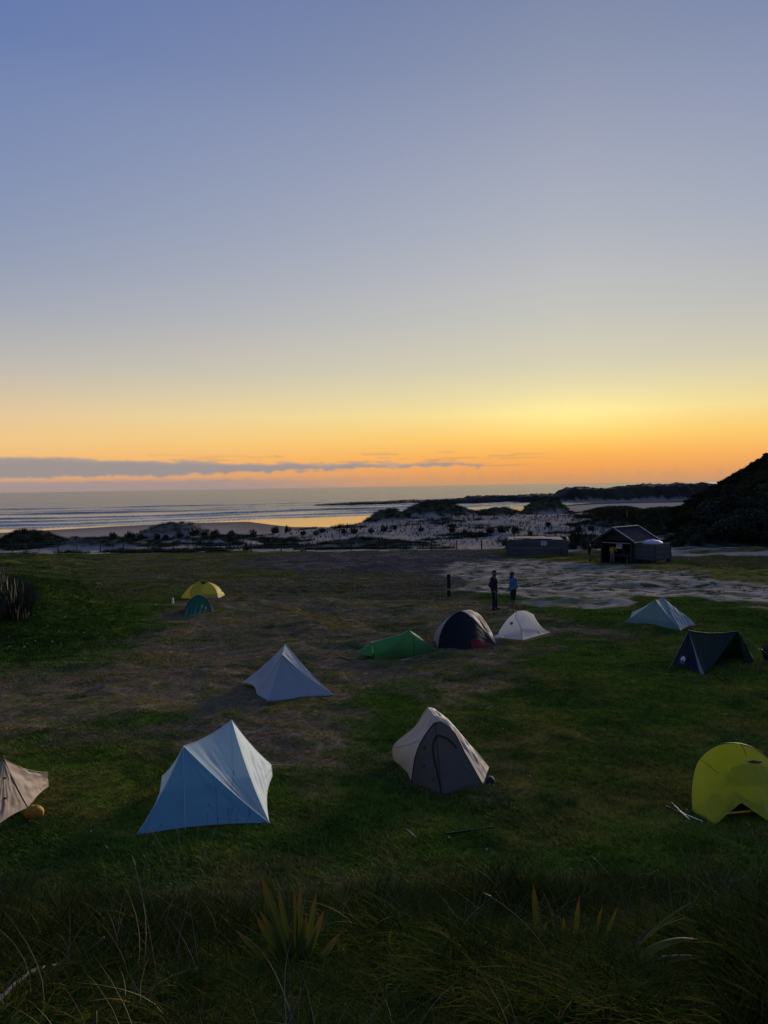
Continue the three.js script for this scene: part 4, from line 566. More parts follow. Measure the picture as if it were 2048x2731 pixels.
// pose: joints in metres, feet at y = 0, facing +z before the turn
function person(label, x, z, turn, q) {
  const g = thing('person', label, 'person', x, z, 'people at the campsite'); g.rotation.y = turn; g.scale.setScalar(1.05);
  const J = Object.fromEntries(Object.entries(q.joints).map(([k, v]) => [k, V(...v)])), skin = std(...q.skin, 0.6), bones = [];
  const hd = J.head, nk = J.neck, face = V(Math.sin(q.look ?? 0), 0, Math.cos(q.look ?? 0)), sideV = V(face.z, 0, -face.x);
  bones.push([nk, nk.clone().lerp(hd, 0.55), 0.052, 0.05], [hd.clone().add(V(0, 0.035, 0)).addScaledVector(face, -0.018), hd.clone().add(V(0, 0.02, 0)).addScaledVector(face, 0.02), 0.086, 0.08], [hd.clone().addScaledVector(face, 0.03).add(V(0, -0.06, 0)), hd.clone().addScaledVector(face, 0.052).add(V(0, -0.082, 0)), 0.052, 0.036]);
  const headB = [...bones, [hd.clone().addScaledVector(face, 0.092).add(V(0, 0.012, 0)), hd.clone().addScaledVector(face, 0.108).add(V(0, -0.02, 0)), 0.009, 0.015]]; for (const s of [-1, 1]) headB.push([hd.clone().addScaledVector(sideV, s * 0.082).add(V(0, 0.02, 0)), hd.clone().addScaledVector(sideV, s * 0.084).add(V(0, -0.02, 0)), 0.014, 0.011]);
  const trunk = [[nk, J.chest, 0.055, 0.125], [J.chest, J.waist, 0.13, 0.115], [J.waist, J.hips, 0.115, 0.13], [J.shL, J.shR, 0.062, 0.062]], limbs = [], legs = [];
  for (const s of ['L', 'R']) { limbs.push([J['sh' + s], J['el' + s], 0.052, 0.041], [J['el' + s], J['wr' + s], 0.04, 0.028]); legs.push([J.hips.clone().lerp(J['hp' + s], 0.9), J['kn' + s], 0.082, 0.056], [J['kn' + s], J['an' + s], 0.055, 0.038], [J['an' + s], J['an' + s].clone().add(V(...(q.toe?.[s] ?? [0, -0.045, 0.16]))), 0.04, 0.032]); }
  const hands = []; for (const s of ['L', 'R']) hands.push(...handBones(J['wr' + s], J['wr' + s].clone().sub(J['el' + s]), V(face.z * 0.3, 0, -face.x * 0.3).add(face), 0.7));
  const box = (B, m = 0.16) => { const lo = V(9, 9, 9), hi = V(-9, -9, -9); for (const [a, b] of B) { lo.min(a).min(b); hi.max(a).max(b); } return [lo.addScalar(-m), hi.addScalar(m)]; };
  const geo = (B, k, res, fat = 0) => { const BB = fat ? B.map(([a, b, ra, rb]) => [a, b, ra + fat, rb + fat]) : B; const [lo, hi] = box(BB); return meshOf(sdBody(BB, k), lo, hi, res); };
  const body = part('body', mergeGeometries([geo([...trunk, ...limbs, ...legs, [nk, nk.clone().lerp(hd, 0.6), 0.05, 0.05]], 0.018, 84), geo(headB, 0.010, 72), ...['L', 'R'].map((s, i) => geo(hands.slice(i * 11, i * 11 + 11), 0.004, 62))]), skin, g);
  for (const s of [-1, 1]) { const e = part('eye', new THREE.SphereGeometry(0.011, 8, 6), std(0.02, 0.02, 0.02, 0.3), body); e.position.copy(hd).addScaledVector(face, 0.088).addScaledVector(sideV, s * 0.032).add(V(0, 0.012, 0)); } const mo = part('mouth', new THREE.SphereGeometry(0.018, 8, 6), std(0.16, 0.06, 0.05), body); mo.scale.set(1.2, 0.3, 0.4); mo.position.copy(hd).addScaledVector(face, 0.086).add(V(0, -0.062, 0));
  // clothes follow the body a little proud of it
  const cut = (B, fat) => B.map(([a, b, ra, rb]) => [a, b, ra + fat, rb + fat]);
  const top = [...trunk, ...(q.shortSleeve ? limbs.filter((_, i) => i % 2 === 0) : limbs)], tB = cut(top, 0.022); part(q.topName ?? 'jacket', geo(tB, 0.03, 84), q.topM, g, q.topLabel);
  const tr = q.shorts ? legs.flatMap(([a, b, ra, rb], i) => i % 3 === 0 ? [[a, a.clone().lerp(b, 0.85), ra, rb + 0.012]] : []) : legs.filter((_, i) => i % 3 < 2); part(q.shorts ? 'shorts' : 'trousers', geo(cut([[J.waist.clone().add(V(0, -0.06, 0)), J.hips, 0.112, 0.132], ...tr], 0.016), 0.022, 72), q.legM, g);
  for (const [i, s] of [[2, 'L'], [5, 'R']]) part('shoe', geo(cut([legs[i], [legs[i][0].clone().add(V(0, -0.05, -0.03)), legs[i][1].clone().add(V(0, 0.0, 0.01)), 0.03, 0.026]], 0.012), 0.012, 40), q.shoeM, g);
  if (q.cap) { const c = part('cap', geo([[hd.clone().add(V(0, 0.06, 0)).addScaledVector(face, -0.02), hd.clone().add(V(0, 0.055, 0)).addScaledVector(face, 0.02), 0.09, 0.088]], 0.01, 36), q.capM, g); part('peak', new THREE.SphereGeometry(0.075, 14, 8).scale(1, 0.12, 1.1).rotateY(q.look ?? 0).translate(hd.x + face.x * 0.105, hd.y + 0.062, hd.z + face.z * 0.105), q.capM, c); }
  else part('hair', geo([[hd.clone().add(V(0, 0.062, 0)).addScaledVector(face, -0.035), hd.clone().add(V(0, 0.07, 0)).addScaledVector(face, 0.02), 0.084, 0.074], [hd.clone().add(V(0, 0.0, 0)).addScaledVector(face, -0.06), hd.clone().addScaledVector(face, -0.05).add(V(0, -0.05, 0)), 0.06, 0.045]], 0.01, 36), q.hairM, g);
  if (q.beard) part('beard', geo([[hd.clone().addScaledVector(face, 0.05).add(V(0, -0.07, 0)), hd.clone().addScaledVector(face, 0.062).add(V(0, -0.115, 0)), 0.056, 0.04]], 0.01, 30), q.hairM, g);
  return g;
}
const standing = (o = {}) => ({ head: [0, 1.64, 0.03], neck: [0, 1.49, 0], chest: [0, 1.3, 0], waist: [0, 1.08, 0], hips: [0, 0.95, 0], shL: [0.19, 1.42, 0], shR: [-0.19, 1.42, 0], elL: [0.27, 1.14, -0.04], elR: [-0.27, 1.14, -0.04], wrL: [0.22, 0.92, 0.1], wrR: [-0.22, 0.92, 0.1], hpL: [0.1, 0.92, 0], hpR: [-0.1, 0.92, 0], knL: [0.11, 0.5, 0.02], knR: [-0.11, 0.5, 0.03], anL: [0.11, 0.085, -0.02], anR: [-0.12, 0.085, 0], ...o });
const darkHair = std(0.012, 0.010, 0.009, 0.8), navyM = std(0.014, 0.017, 0.026, 0.85), blackM = std(0.010, 0.011, 0.013, 0.85), denimM = std(0.012, 0.015, 0.022, 0.9);
const blueWeave = (() => { const n = 128, data = new Uint8Array(n * n * 4); for (let j = 0; j < n; j++) for (let i = 0; i < n; i++) { const v = fbm(i * 0.12, j * 0.12, 3, 500), o = (j * n + i) * 4; data[o] = 52 + v * 34; data[o + 1] = 104 + v * 34; data[o + 2] = 158 + v * 30; data[o + 3] = 255; } const t = new THREE.DataTexture(data, n, n); t.colorSpace = THREE.SRGBColorSpace; t.magFilter = THREE.LinearFilter; t.needsUpdate = true; return t; })();
person('person in dark jacket and trousers standing with hands in pockets, facing the one in blue', 5.03, -35.38, R(62), { joints: standing({ elL: [0.31, 1.15, -0.07], elR: [-0.31, 1.15, -0.07], wrL: [0.2, 0.93, 0.05], wrR: [-0.2, 0.93, 0.05], knL: [0.13, 0.5, 0.04], anL: [0.15, 0.085, 0.04] }), skin: [0.20, 0.12, 0.085], topM: navyM, legM: denimM, shoeM: blackM, hairM: darkHair });
person('person in a blue jacket, dark shorts and cap facing the one in dark clothes', 5.85, -35.01, R(-72), { joints: standing({ head: [0, 1.6, 0.04], neck: [0, 1.45, 0.0], elL: [0.26, 1.14, -0.02], wrL: [0.16, 1.0, 0.16], elR: [-0.27, 1.13, -0.05], wrR: [-0.18, 0.98, 0.12], knL: [0.09, 0.5, 0.03], anL: [0.09, 0.085, 0.05], knR: [-0.09, 0.5, 0.0] }), skin: [0.17, 0.10, 0.07], topM: std(0.06, 0.15, 0.29, 0.85), legM: blackM, shorts: true, shoeM: std(0.28, 0.33, 0.10, 0.8), cap: true, capM: blackM, beard: true, hairM: darkHair, topLabel: 'blue jacket' });
person('person in a yellow top and grey trousers bending over the bench in the shelter', 20.95, -70.55, R(148), { joints: standing({ head: [0, 1.5, 0.3], neck: [0, 1.38, 0.2], chest: [0, 1.24, 0.1], waist: [0, 1.05, 0], shL: [0.19, 1.33, 0.14], shR: [-0.19, 1.33, 0.14], elL: [0.28, 1.1, 0.2], elR: [-0.3, 1.1, 0.16], wrL: [0.2, 0.98, 0.4], wrR: [-0.24, 0.98, 0.38] }), skin: [0.25, 0.16, 0.12], topM: std(0.52, 0.33, 0.02, 0.85), legM: std(0.16, 0.18, 0.21, 0.9), shoeM: blackM, hairM: darkHair, topLabel: 'yellow top' });
person('person in black shorts standing just outside the shelter post holding a mug', 19.25, -72.2, R(70), { joints: standing({ elR: [-0.24, 1.15, 0.02], wrR: [-0.12, 1.18, 0.24], elL: [0.25, 1.15, 0.02], wrL: [0.1, 1.16, 0.24] }), skin: [0.17, 0.10, 0.07], topM: blackM, legM: blackM, shorts: true, shoeM: blackM, hairM: darkHair });
{ const g = thing('mug', 'small white mug held by the person beside the shelter', 'mug', 19.25, -72.2); g.position.set(19.25 + Math.sin(R(70)) * 0.36, g.position.y + 1.16, -72.2 + Math.cos(R(70)) * 0.36); part('cup', new THREE.CylinderGeometry(0.045, 0.042, 0.11, 16), std(0.75, 0.75, 0.75, 0.4), g); const h = part('handle', new THREE.TorusGeometry(0.028, 0.008, 6, 14), std(0.75, 0.75, 0.75, 0.4), g); h.position.x = 0.055; }

// ---------- grass ----------
function blades(n, h, spread, w, seed, lean = 0.5, seg = 2) {  // one clump of bent, tapering blades
  const r = rng(seed), pos = [], idx = [], nor = [];
  for (let i = 0; i < n; i++) {
    const a = r() * 6.283, rr = Math.sqrt(r()) * spread, bx0 = Math.cos(a) * rr, bz = Math.sin(a) * rr, b = r() * 6.283, L = h * (0.55 + 0.6 * r()), l = lean * (0.3 + r()) * L, cx = Math.cos(b), cz = Math.sin(b), sx = -cz * w / 2, sz = cx * w / 2, k = pos.length / 3;
    const dr = 1 - 0.25 * lean * r(), pts = []; for (let m = 0; m <= seg; m++) { const t = m / seg; pts.push([l * Math.pow(t, 1.9), L * dr * (1.25 * t - 0.25 * t * t), Math.max(0.05, 1 - Math.pow(t, 1.8))]); }
    for (const [o, y, q] of pts) { pos.push(bx0 + cx * o - sx * q, y, bz + cz * o - sz * q, bx0 + cx * o + sx * q, y, bz + cz * o + sz * q); for (let m = 0; m < 2; m++) nor.push(cx * -0.35, 0.9, cz * -0.35); }
    for (let m = 0; m < seg; m++) { const q = k + m * 2; idx.push(q, q + 1, q + 2, q + 1, q + 3, q + 2); }
  }
  const g = new THREE.BufferGeometry(); g.setAttribute('position', new THREE.Float32BufferAttribute(pos, 3)); g.setIndex(idx); g.computeVertexNormals(); return g;
}
const leafM = (extra = {}) => new THREE.MeshLambertMaterial({ color: 0xffffff, side: THREE.DoubleSide, ...extra });
function scatter(name, geo, m, list, label, kind = 'stuff') { // list: [x, y, z, scale, scaleY, turn, r, g, b, tiltx, tiltz]
  const o = new THREE.InstancedMesh(geo, m, list.length), M4 = new THREE.Matrix4(), q = new THREE.Quaternion(), e = new THREE.Euler(), c = new THREE.Color();
  list.forEach((p, i) => { e.set(p[9] ?? 0, p[5], p[10] ?? 0); q.setFromEuler(e); M4.compose(V(p[0], p[1], p[2]), q, V(p[3], p[4], p[3])); o.setMatrixAt(i, M4); o.setColorAt(i, c.setRGB(p[6], p[7], p[8])); });
  o.name = numbered(name); o.castShadow = o.receiveShadow = true; tag(o, label, null, null, kind); scene.add(o); return o;
}
const occupied = (x, d) => { return false; };
{
  const r = rng(77), o = [0, 0, 0], near = [], mid = [], far = [];
  const footprints = [[-2.65, 11.4, 1.15], [0.85, 12.5, 0.85], [-2.6, 18.7, 1.1], [5.2, 11.7, 0.8], [-6, 11.2, 0.8], [2.6, 25.2, 1.1], [4.8, 26.6, 1], [10.4, 29.4, 1.1], [9.2, 21.6, 1.1], [0.3, 24.3, 0.8]];
  for (let i = 0; i < 370000; i++) {
    const d = 5.2 * Math.pow(46 / 5.2, Math.pow(r(), 0.9)), x = (r() * 2 - 1) * (0.58 * d + 1.5); if (footprints.some(([fx, fd, fr]) => (x - fx) ** 2 + (d - fd) ** 2 < fr * fr * 0.2)) continue;
    if (d > 34 && sandMask(x, d) > 0.4) continue;
    cover(x, d, o); const dry = clamp((o[0] - o[1]) / (o[0] + 0.001) * 5 + 0.2), tuft = fbm(x * 0.9, d * 0.9, 3, 600), k = 0.8 + 1.7 * r(), s = (0.55 + 0.6 * tuft + 0.4 * r()) * (1 - 0.35 * dry);
    (d < 20 ? near : mid).push([x, H(x, -d) - 0.005, -d, s * (d < 20 ? 1 : 1.7), s * (d < 20 ? 0.95 : 0.85), r() * 6.283, o[0] * k * (1 + dry * 0.15), o[1] * k, o[2] * k]);
  }
  for (let i = 0; i < 150000; i++) {
    const d = 40 * Math.pow(106 / 40, Math.pow(r(), 0.85)), x = (r() * 2 - 1) * (0.56 * d + 2), sm = sandMask(x, d); if (sm > 0.25 && (fbm(x * 1.5 + 9, d * 2.6 + 3, 5, 191) < 0.61 || r() < 0.5)) continue;
    cover(x, d, o); if (o[0] > 0.24) continue; const k = 0.9 + 1.1 * r(), s = (0.5 + 0.8 * fbm(x * 0.4, d * 0.4, 3, 601)) ; far.push([x, H(x, -d) - 0.005, -d, s * (0.8 + d * 0.012), s, r() * 6.283, o[0] * k, o[1] * k, o[2] * k]);
  }
  scatter('lawn_grass', blades(9, 0.075, 0.15, 0.022, 6, 0.9), leafM(), far, 'thin dry turf between the far tents and the dunes');
  scatter('lawn_grass', blades(8, 0.055, 0.045, 0.0055, 1, 0.9), leafM(), near, 'short turf of mixed green and dry blades around the tents'); scatter('lawn_grass', blades(9, 0.06, 0.075, 0.010, 2, 0.9), leafM(), mid, 'short dry turf further down the campsite');
  // rough grass on the bank in front of the viewpoint
  const bank = [], long = [], straw = [];
  for (let i = 0; i < 34000; i++) {
    const d = 1.4 + 8.2 * Math.pow(r(), 0.85), x = (r() * 2 - 1) * (0.62 * d + 1.2), n = fbm(x * 0.7, d * 0.7, 3, 610), edge = d + (fbm(x * 0.5, 2, 3, 611) - 0.5) * 2.5; if (edge > 7.3) continue; if (n < 0.34 && r() < 0.3) continue; const open = [[-0.5, 3.9], [0.93, 4.05], [1.1, 3.45], [-0.05, 3.85]].some(([px, pd]) => d < pd + 0.3 && d > pd - 1.1 && Math.abs(x - px * d / pd) < 0.42) ? 0.42 : 1;
    const c = r() < 0.45 ? [0.042, 0.070, 0.010] : r() < 0.72 ? [0.090, 0.074, 0.017] : [0.026, 0.048, 0.009], k = 0.5 + 0.9 * r(); bank.push([x, H(x, -d) - 0.02, -d, 0.8 + 0.6 * r(), (0.25 + 1.5 * n * n + 0.3 * n) * (0.7 + 0.6 * r()) * open, r() * 6.283, c[0] * k, c[1] * k, c[2] * k, (r() - 0.5) * 0.3, (r() - 0.5) * 0.3]);
    if (open === 1 && r() < 0.045) { const q = 0.5 + r() * 0.9; straw.push([x, H(x, -d), -d, 1, 0.7 + r() * 0.8, r() * 6.283, 0.22 * q, 0.19 * q, 0.11 * q, (r() - 0.5) * 0.9, (r() - 0.5) * 0.9]); }
  }
  scatter('bank_grass', blades(18, 0.20, 0.08, 0.006, 3, 0.85, 4), leafM(), bank, 'rough dark tussock grass on the bank in front'); scatter('dry_grass', blades(4, 0.34, 0.05, 0.004, 4, 1.0, 6), leafM(), straw, 'dead straw-coloured stems lying through the bank grass');
  // lush patch and reeds on the left
  const lush = []; for (let i = 0; i < 15000; i++) { const d = 22 + 30 * r(), x = -8.5 - 22 * r(); const w = Math.max(ss(-1, 1, inPoly(LUSH, x, d)), ss(-0.3, -0.42, x / d) * ss(32, 38, d)); if (r() > w) continue; const k = 0.5 + 0.9 * r(); lush.push([x, H(x, -d) - 0.02, -d, 0.8 + 0.8 * r(), 0.5 + 0.9 * fbm(x * 0.6, d * 0.6, 2, 620), r() * 6.283, 0.034 * k, 0.064 * k, 0.012 * k]); }
  scatter('lush_grass', blades(12, 0.13, 0.16, 0.012, 5, 0.9), leafM(), lush, 'longer dark green grass at the left side of the camp');
  const petals = (() => { const g = [], n = 9; for (let i = 0; i < n; i++) g.push(new THREE.CircleGeometry(0.013, 6).scale(1, 0.5, 1).translate(0.02, 0, 0).rotateX(-Math.PI / 2).rotateY(i * 6.283 / n)); return mergeGeometries(g); })();
  const dz = []; for (let i = 0; i < 70; i++) { const d = 23 + 26 * r() * r(), x = -9.2 - 13 * r() * (d / 34); dz.push([x, H(x, -d) + 0.17 + 0.05 * r(), -d, 0.6 + 0.7 * r() * r(), 1.2, r() * 6, 0.72, 0.72, 0.66, (r() - 0.3) * 0.8, (r() - 0.5) * 0.6]); } scatter('daisies', petals, leafM(), dz, 'white daisies dotted over the green patch on the left');
}
// tall thin stems with seed heads in front of the blue tent
{
  const r = rng(31), gs = [], ds = []; const stem = (x, d, h, lx, lz, dark) => { const y = H(x, -d) - 0.02, c = new THREE.QuadraticBezierCurve3(V(x, y, -d), V(x + lx * 0.35, y + h * 0.6, -d + lz * 0.3), V(x + lx, y + h, -d + lz)); (dark ? ds : gs).push(new THREE.TubeGeometry(c, 10, 0.0013, 4)); const e = c.getPoint(1), tt = c.getTangent(1); const sd = new THREE.ConeGeometry(0.006, 0.05, 5); sd.applyQuaternion(new THREE.Quaternion().setFromUnitVectors(V(0, 1, 0), tt)); sd.translate(e.x, e.y, e.z); (dark ? ds : gs).push(sd); };
  for (let i = 0; i < 38; i++) { const d = 6.6 + 2.3 * r(), x = -1.95 + (r() - 0.5) * 2.6 * (i % 3 ? 0.6 : 1.5); stem(x, d, 0.5 + 0.6 * r(), (r() - 0.62) * 0.7, (r() - 0.5) * 0.4, r() < 0.35); }
  [[-1.88, 8.6, 1.42, 0.16], [-1.95, 8.7, 1.18, 0.0], [-1.85, 8.6, 1.0, 0.10], [-1.7, 8.5, 1.05, 0.16], [-1.8, 8.7, 0.95, -0.02]].forEach(([x, d, h, l]) => stem(x, d, h, l, 0.1, true));
  for (let i = 0; i < 24; i++) { const d = 3.2 + 5 * r(), x = (r() * 2 - 1) * 0.6 * d; stem(x, d, 0.3 + 0.5 * r(), (r() - 0.5) * 0.8, (r() - 0.5) * 0.5, r() < 0.3); }
  const a = part('stems', mergeGeometries(gs), std(0.16, 0.14, 0.09, 0.8), scene); a.name = 'pale_seed_stems'; tag(a, 'tall pale dry seed stems rising from the bank', null, null, 'stuff'); const b = part('stems', mergeGeometries(ds), std(0.03, 0.026, 0.02, 0.8), scene); b.name = 'dark_seed_stems'; tag(b, 'tall dark seed stems in front of the blue tent', null, null, 'stuff');
}
// ---------- sword-leaved flax ----------
function leafGeo(base, tip, width, arch, fold = 0.35, seg = 12) {  // folded blade that narrows to its tip and to its foot
  const pos = [], idx = [], uv = [], dir = tip.clone().sub(base), side = V(-dir.z, 0, dir.x); if (side.lengthSq() < 1e-4) side.set(1, 0, 0); side.normalize(); const face = V(0, 0, 1);
  side.lerp(V(1, 0, 0.2), 0.55).normalize(); const nrm = dir.clone().cross(side).normalize();
  for (let i = 0; i <= seg; i++) { const t = i / seg, p = base.clone().lerp(tip, t); p.y += arch * 4 * t * (1 - t) * 0.5; const w = width * (0.45 + 0.9 * Math.sin(Math.PI * Math.pow(t, 0.85) * 0.9 + 0.12)) * Math.min(1, (1 - t) * 5 + 0.04) / 2, c = p.clone().addScaledVector(nrm, -w * fold); const a = p.clone().addScaledVector(side, -w), b = p.clone().addScaledVector(side, w); pos.push(a.x, a.y, a.z, c.x, c.y, c.z, b.x, b.y, b.z); uv.push(0, t, 0.5, t, 1, t); if (i) { const k = (i - 1) * 3; idx.push(k, k + 1, k + 3, k + 1, k + 4, k + 3, k + 1, k + 2, k + 4, k + 2, k + 5, k + 4); } }
  const g = new THREE.BufferGeometry(); g.setAttribute('position', new THREE.Float32BufferAttribute(pos, 3)); g.setAttribute('uv', new THREE.Float32BufferAttribute(uv, 2)); g.setIndex(idx); g.computeVertexNormals(); return g;
}
const bladeTex = (() => { const w = 64, h = 256, data = new Uint8Array(w * h * 4); for (let j = 0; j < h; j++) for (let i = 0; i < w; i++) { const t = j / h, edge = Math.abs(i / w - 0.5) * 2, st = vn(i * 0.7, j * 0.012, 700), n = fbm(i * 0.1, j * 0.04, 3, 701), rust = ss(0.62, 0.98, t + (n - 0.5) * 0.35) * 0.85 + ss(0.85, 1, edge) * 0.6, k = 0.75 + 0.4 * st; const c = [98 * k, 112 * k, 42 * k]; mix3(c, [172 * k, 112 * k, 46 * k], clamp(rust) * 0.8); const o = (j * w + i) * 4; data[o] = c[0]; data[o + 1] = c[1]; data[o + 2] = c[2]; data[o + 3] = 255; } const t = new THREE.DataTexture(data, w, h); t.colorSpace = THREE.SRGBColorSpace; t.magFilter = THREE.LinearFilter; t.needsUpdate = true; return t; })();
const flaxNear = new THREE.MeshPhysicalMaterial({ map: bladeTex, roughness: 0.65, specularIntensity: 0.4, side: THREE.DoubleSide, transmission: 0.25, thickness: 0 });
const deadLeaf = std(0.11, 0.08, 0.045, 0.9, { side: THREE.DoubleSide });
function nearFlax(label, x, d, leaves) { const g = thing('flax_plant', label, 'plant', x, -d); leaves.forEach(([bx0, bz, tx, ty, tz, w, arch = 0.02]) => part('leaf', leafGeo(V(bx0, 0.0, bz), V(tx, ty, tz), w * 0.62, arch, 0.4), flaxNear, g)); const r = rng(Math.round(d * 100 + x * 37)), n = leaves.length; for (let i = 0; i < n; i++) { const [bx0, bz, tx, ty, tz, w] = leaves[i], k = 0.55 + 0.4 * r(), sx = (r() - 0.5) * 0.14, dead = r() < 0.3; part(dead ? 'dead_leaf' : 'leaf', leafGeo(V(bx0 + (r() - 0.5) * 0.05, 0, bz), V(tx * 0.8 + sx, ty * k, tz + (r() - 0.3) * 0.14), w * 0.42, 0.06, 0.4), dead ? deadLeaf : flaxNear, g); } return g; }
nearFlax('flax plant with rust-tipped sword leaves in the front grass below the blue tent', -0.50, 3.9, [[0.0, 0.02, -0.17, 0.53, -0.04, 0.060], [-0.04, 0.04, -0.29, 0.29, 0.06, 0.045], [0.03, 0.03, 0.16, 0.35, 0.0, 0.058], [0.06, 0.05, 0.25, 0.27, 0.06, 0.058], [0.08, 0.06, 0.31, 0.15, 0.12, 0.05], [0.0, 0.03, -0.01, 0.30, 0.05, 0.045], [0.03, 0.02, 0.065, 0.32, -0.02, 0.055], [0.02, 0.05, 0.02, 0.2, 0.12, 0.04], [0.0, 0.0, -0.09, 0.42, -0.1, 0.04], [0.04, 0.0, 0.11, 0.38, -0.12, 0.042], [0.05, 0.05, 0.2, 0.18, 0.16, 0.036], [-0.03, 0.03, -0.2, 0.34, 0.0, 0.036], [0.02, -0.02, 0.03, 0.45, -0.08, 0.04], [-0.02, 0.05, -0.1, 0.16, 0.12, 0.04]]);
nearFlax('flax plant with narrow green blades in the front grass below the porch tent', 0.93, 4.05, [[0.0, 0, 0.0, 0.34, 0.0, 0.05], [-0.1, -0.1, -0.14, 0.46, -0.12, 0.055], [0.1, 0.02, 0.21, 0.40, 0.0, 0.026], [0.14, 0.0, 0.31, 0.37, -0.05, 0.028], [0.01, 0.05, 0.02, 0.30, 0.03, 0.022], [-0.05, 0.0, -0.09, 0.3, 0.02, 0.04], [0.05, -0.04, 0.1, 0.42, -0.06, 0.035], [0.0, 0.06, -0.06, 0.2, 0.1, 0.03], [0.1, 0.08, 0.15, 0.12, 0.1, 0.04]]);
nearFlax('long flax leaf lying almost flat in the grass at the lower right', 1.06, 3.45, [[0.0, 0.02, 0.36, 0.13, 0.0, 0.06, 0.10], [0.02, -0.05, 0.3, 0.2, -0.08, 0.016, 0.05], [0.06, -0.1, 0.42, 0.2, -0.2, 0.014, 0.06], [0.0, 0, -0.1, 0.1, 0.05, 0.03, 0.03]]);
nearFlax('two short flax shoots in the dark front grass', -0.01, 3.85, [[0, 0, 0.01, 0.15, 0.01, 0.026], [-0.24, 0.02, -0.26, 0.13, 0.02, 0.03], [0.02, 0.02, 0.06, 0.08, 0.04, 0.02]]);
// bushes further off: many leaves in one crown
const flaxFar = std(0.020, 0.028, 0.014, 0.7, { side: THREE.DoubleSide }), flaxFar2 = std(0.032, 0.038, 0.018, 0.7, { side: THREE.DoubleSide });
function flaxCrown(seed, n, h, sp, w) { const r = rng(seed), gs = []; for (let i = 0; i < n; i++) { const a = r() * 6.283, l = 0.15 + r() * 0.95, b = V(Math.cos(a) * sp * 0.55 * r(), -0.1, Math.sin(a) * sp * 0.55 * r()), t = V(Math.cos(a) * sp * l, h * (1.05 - 0.5 * l * l) * (0.75 + 0.35 * r()), Math.sin(a) * sp * l); gs.push(leafGeo(b, t, w * (0.7 + 0.6 * r()), 0.25 * l * h, 0.3, 5)); } return mergeGeometries(gs); }
const crowns = [1, 2, 3, 4].map((s) => flaxCrown(s * 11, 70, 1.05, 0.8, 0.075));
const stub = new THREE.CylinderGeometry(0.09, 0.16, 0.25, 7).translate(0, 0.1, 0), stubM = std(0.05, 0.04, 0.025);
[[-19.9, 140.6], [-18.2, 144], [-14.3, 134.8], [-11.8, 134.2], [-11.2, 138], [-7.1, 134.1], [-5.3, 134], [-2.3, 135.1], [-0.1, 138], [1.9, 140], [18, 130], [20, 131], [22.1, 130.3], [-46.7, 132], [-43.8, 132.1], [-41.5, 131], [-38.9, 131.4], [-37.3, 131], [-35.1, 132], [-33.2, 133.8], [-31.5, 134], [-29.7, 135], [-27, 136], [-23.6, 137.3], [29.4, 138], [33.7, 133], [36, 133.6], [23.8, 126], [11.7, 131.8], [13.6, 130], [6.5, 136], [25.2, 101.5, 1.5], [26.6, 102.5, 1.6], [28, 101.5, 1.5], [24.2, 99, 1.3], [27.4, 99.2, 1.5], [25.8, 97.6, 1.4], [30, 104, 1.3], [39, 101, 1.2], [38, 100, 1.0], [40.5, 99.5, 1.3], [-33, 112, 0.9], [-20, 111, 0.9], [21, 108, 1], [17.6, 112, 0.8], [31, 110, 1.1]].forEach(([x, d, s = 1], i) => {
  const g = thing('flax_bush', 'dark spiky flax bush growing out of the sand among the dunes', 'bush', x, -d, 'flax bushes on the dunes'); part('stem', stub, stubM, g); part('crown', crowns[i % 4], i % 3 ? flaxFar : flaxFar2, g); const k = s * (0.85 + 0.5 * hash2(i, 3, 9)); g.scale.set(k * 1.05, k, k * 1.05); g.rotation.y = i * 1.7; g.position.y -= 0.05;
});
// tall reedy clumps at the left edge
const reed = [flaxCrown(91, 150, 1.9, 1.1, 0.05), flaxCrown(92, 150, 1.7, 1.2, 0.05)], reedM = [std(0.030, 0.036, 0.018, 0.7, { side: THREE.DoubleSide }), std(0.045, 0.045, 0.022, 0.7, { side: THREE.DoubleSide })];
[[-15.0, 28.2, 1.0], [-14.6, 30.2, 0.95], [-16.4, 31.5, 1.15], [-17.5, 29.5, 1.2], [-18.2, 34, 1.1], [-16.9, 27, 0.9]].forEach(([x, d, s], i) => { const g = thing('reed_clump', 'tall dark reedy clump at the left edge above the daisies', 'plant', x, -d, 'reed clumps at the left edge'); part('stem', stub, stubM, g); part('crown', reed[i % 2], reedM[i % 2], g); g.scale.setScalar(s * 1.0); g.rotation.y = i; });
{ const g = thing('flax_bush', 'small pale-edged plant at the right edge beside the ridge tent', 'bush', 11.05, -21.9); part('stem', stub, stubM, g); part('crown', crowns[1], std(0.08, 0.085, 0.06, 0.4, { side: THREE.DoubleSide }), g); g.scale.setScalar(0.5); }
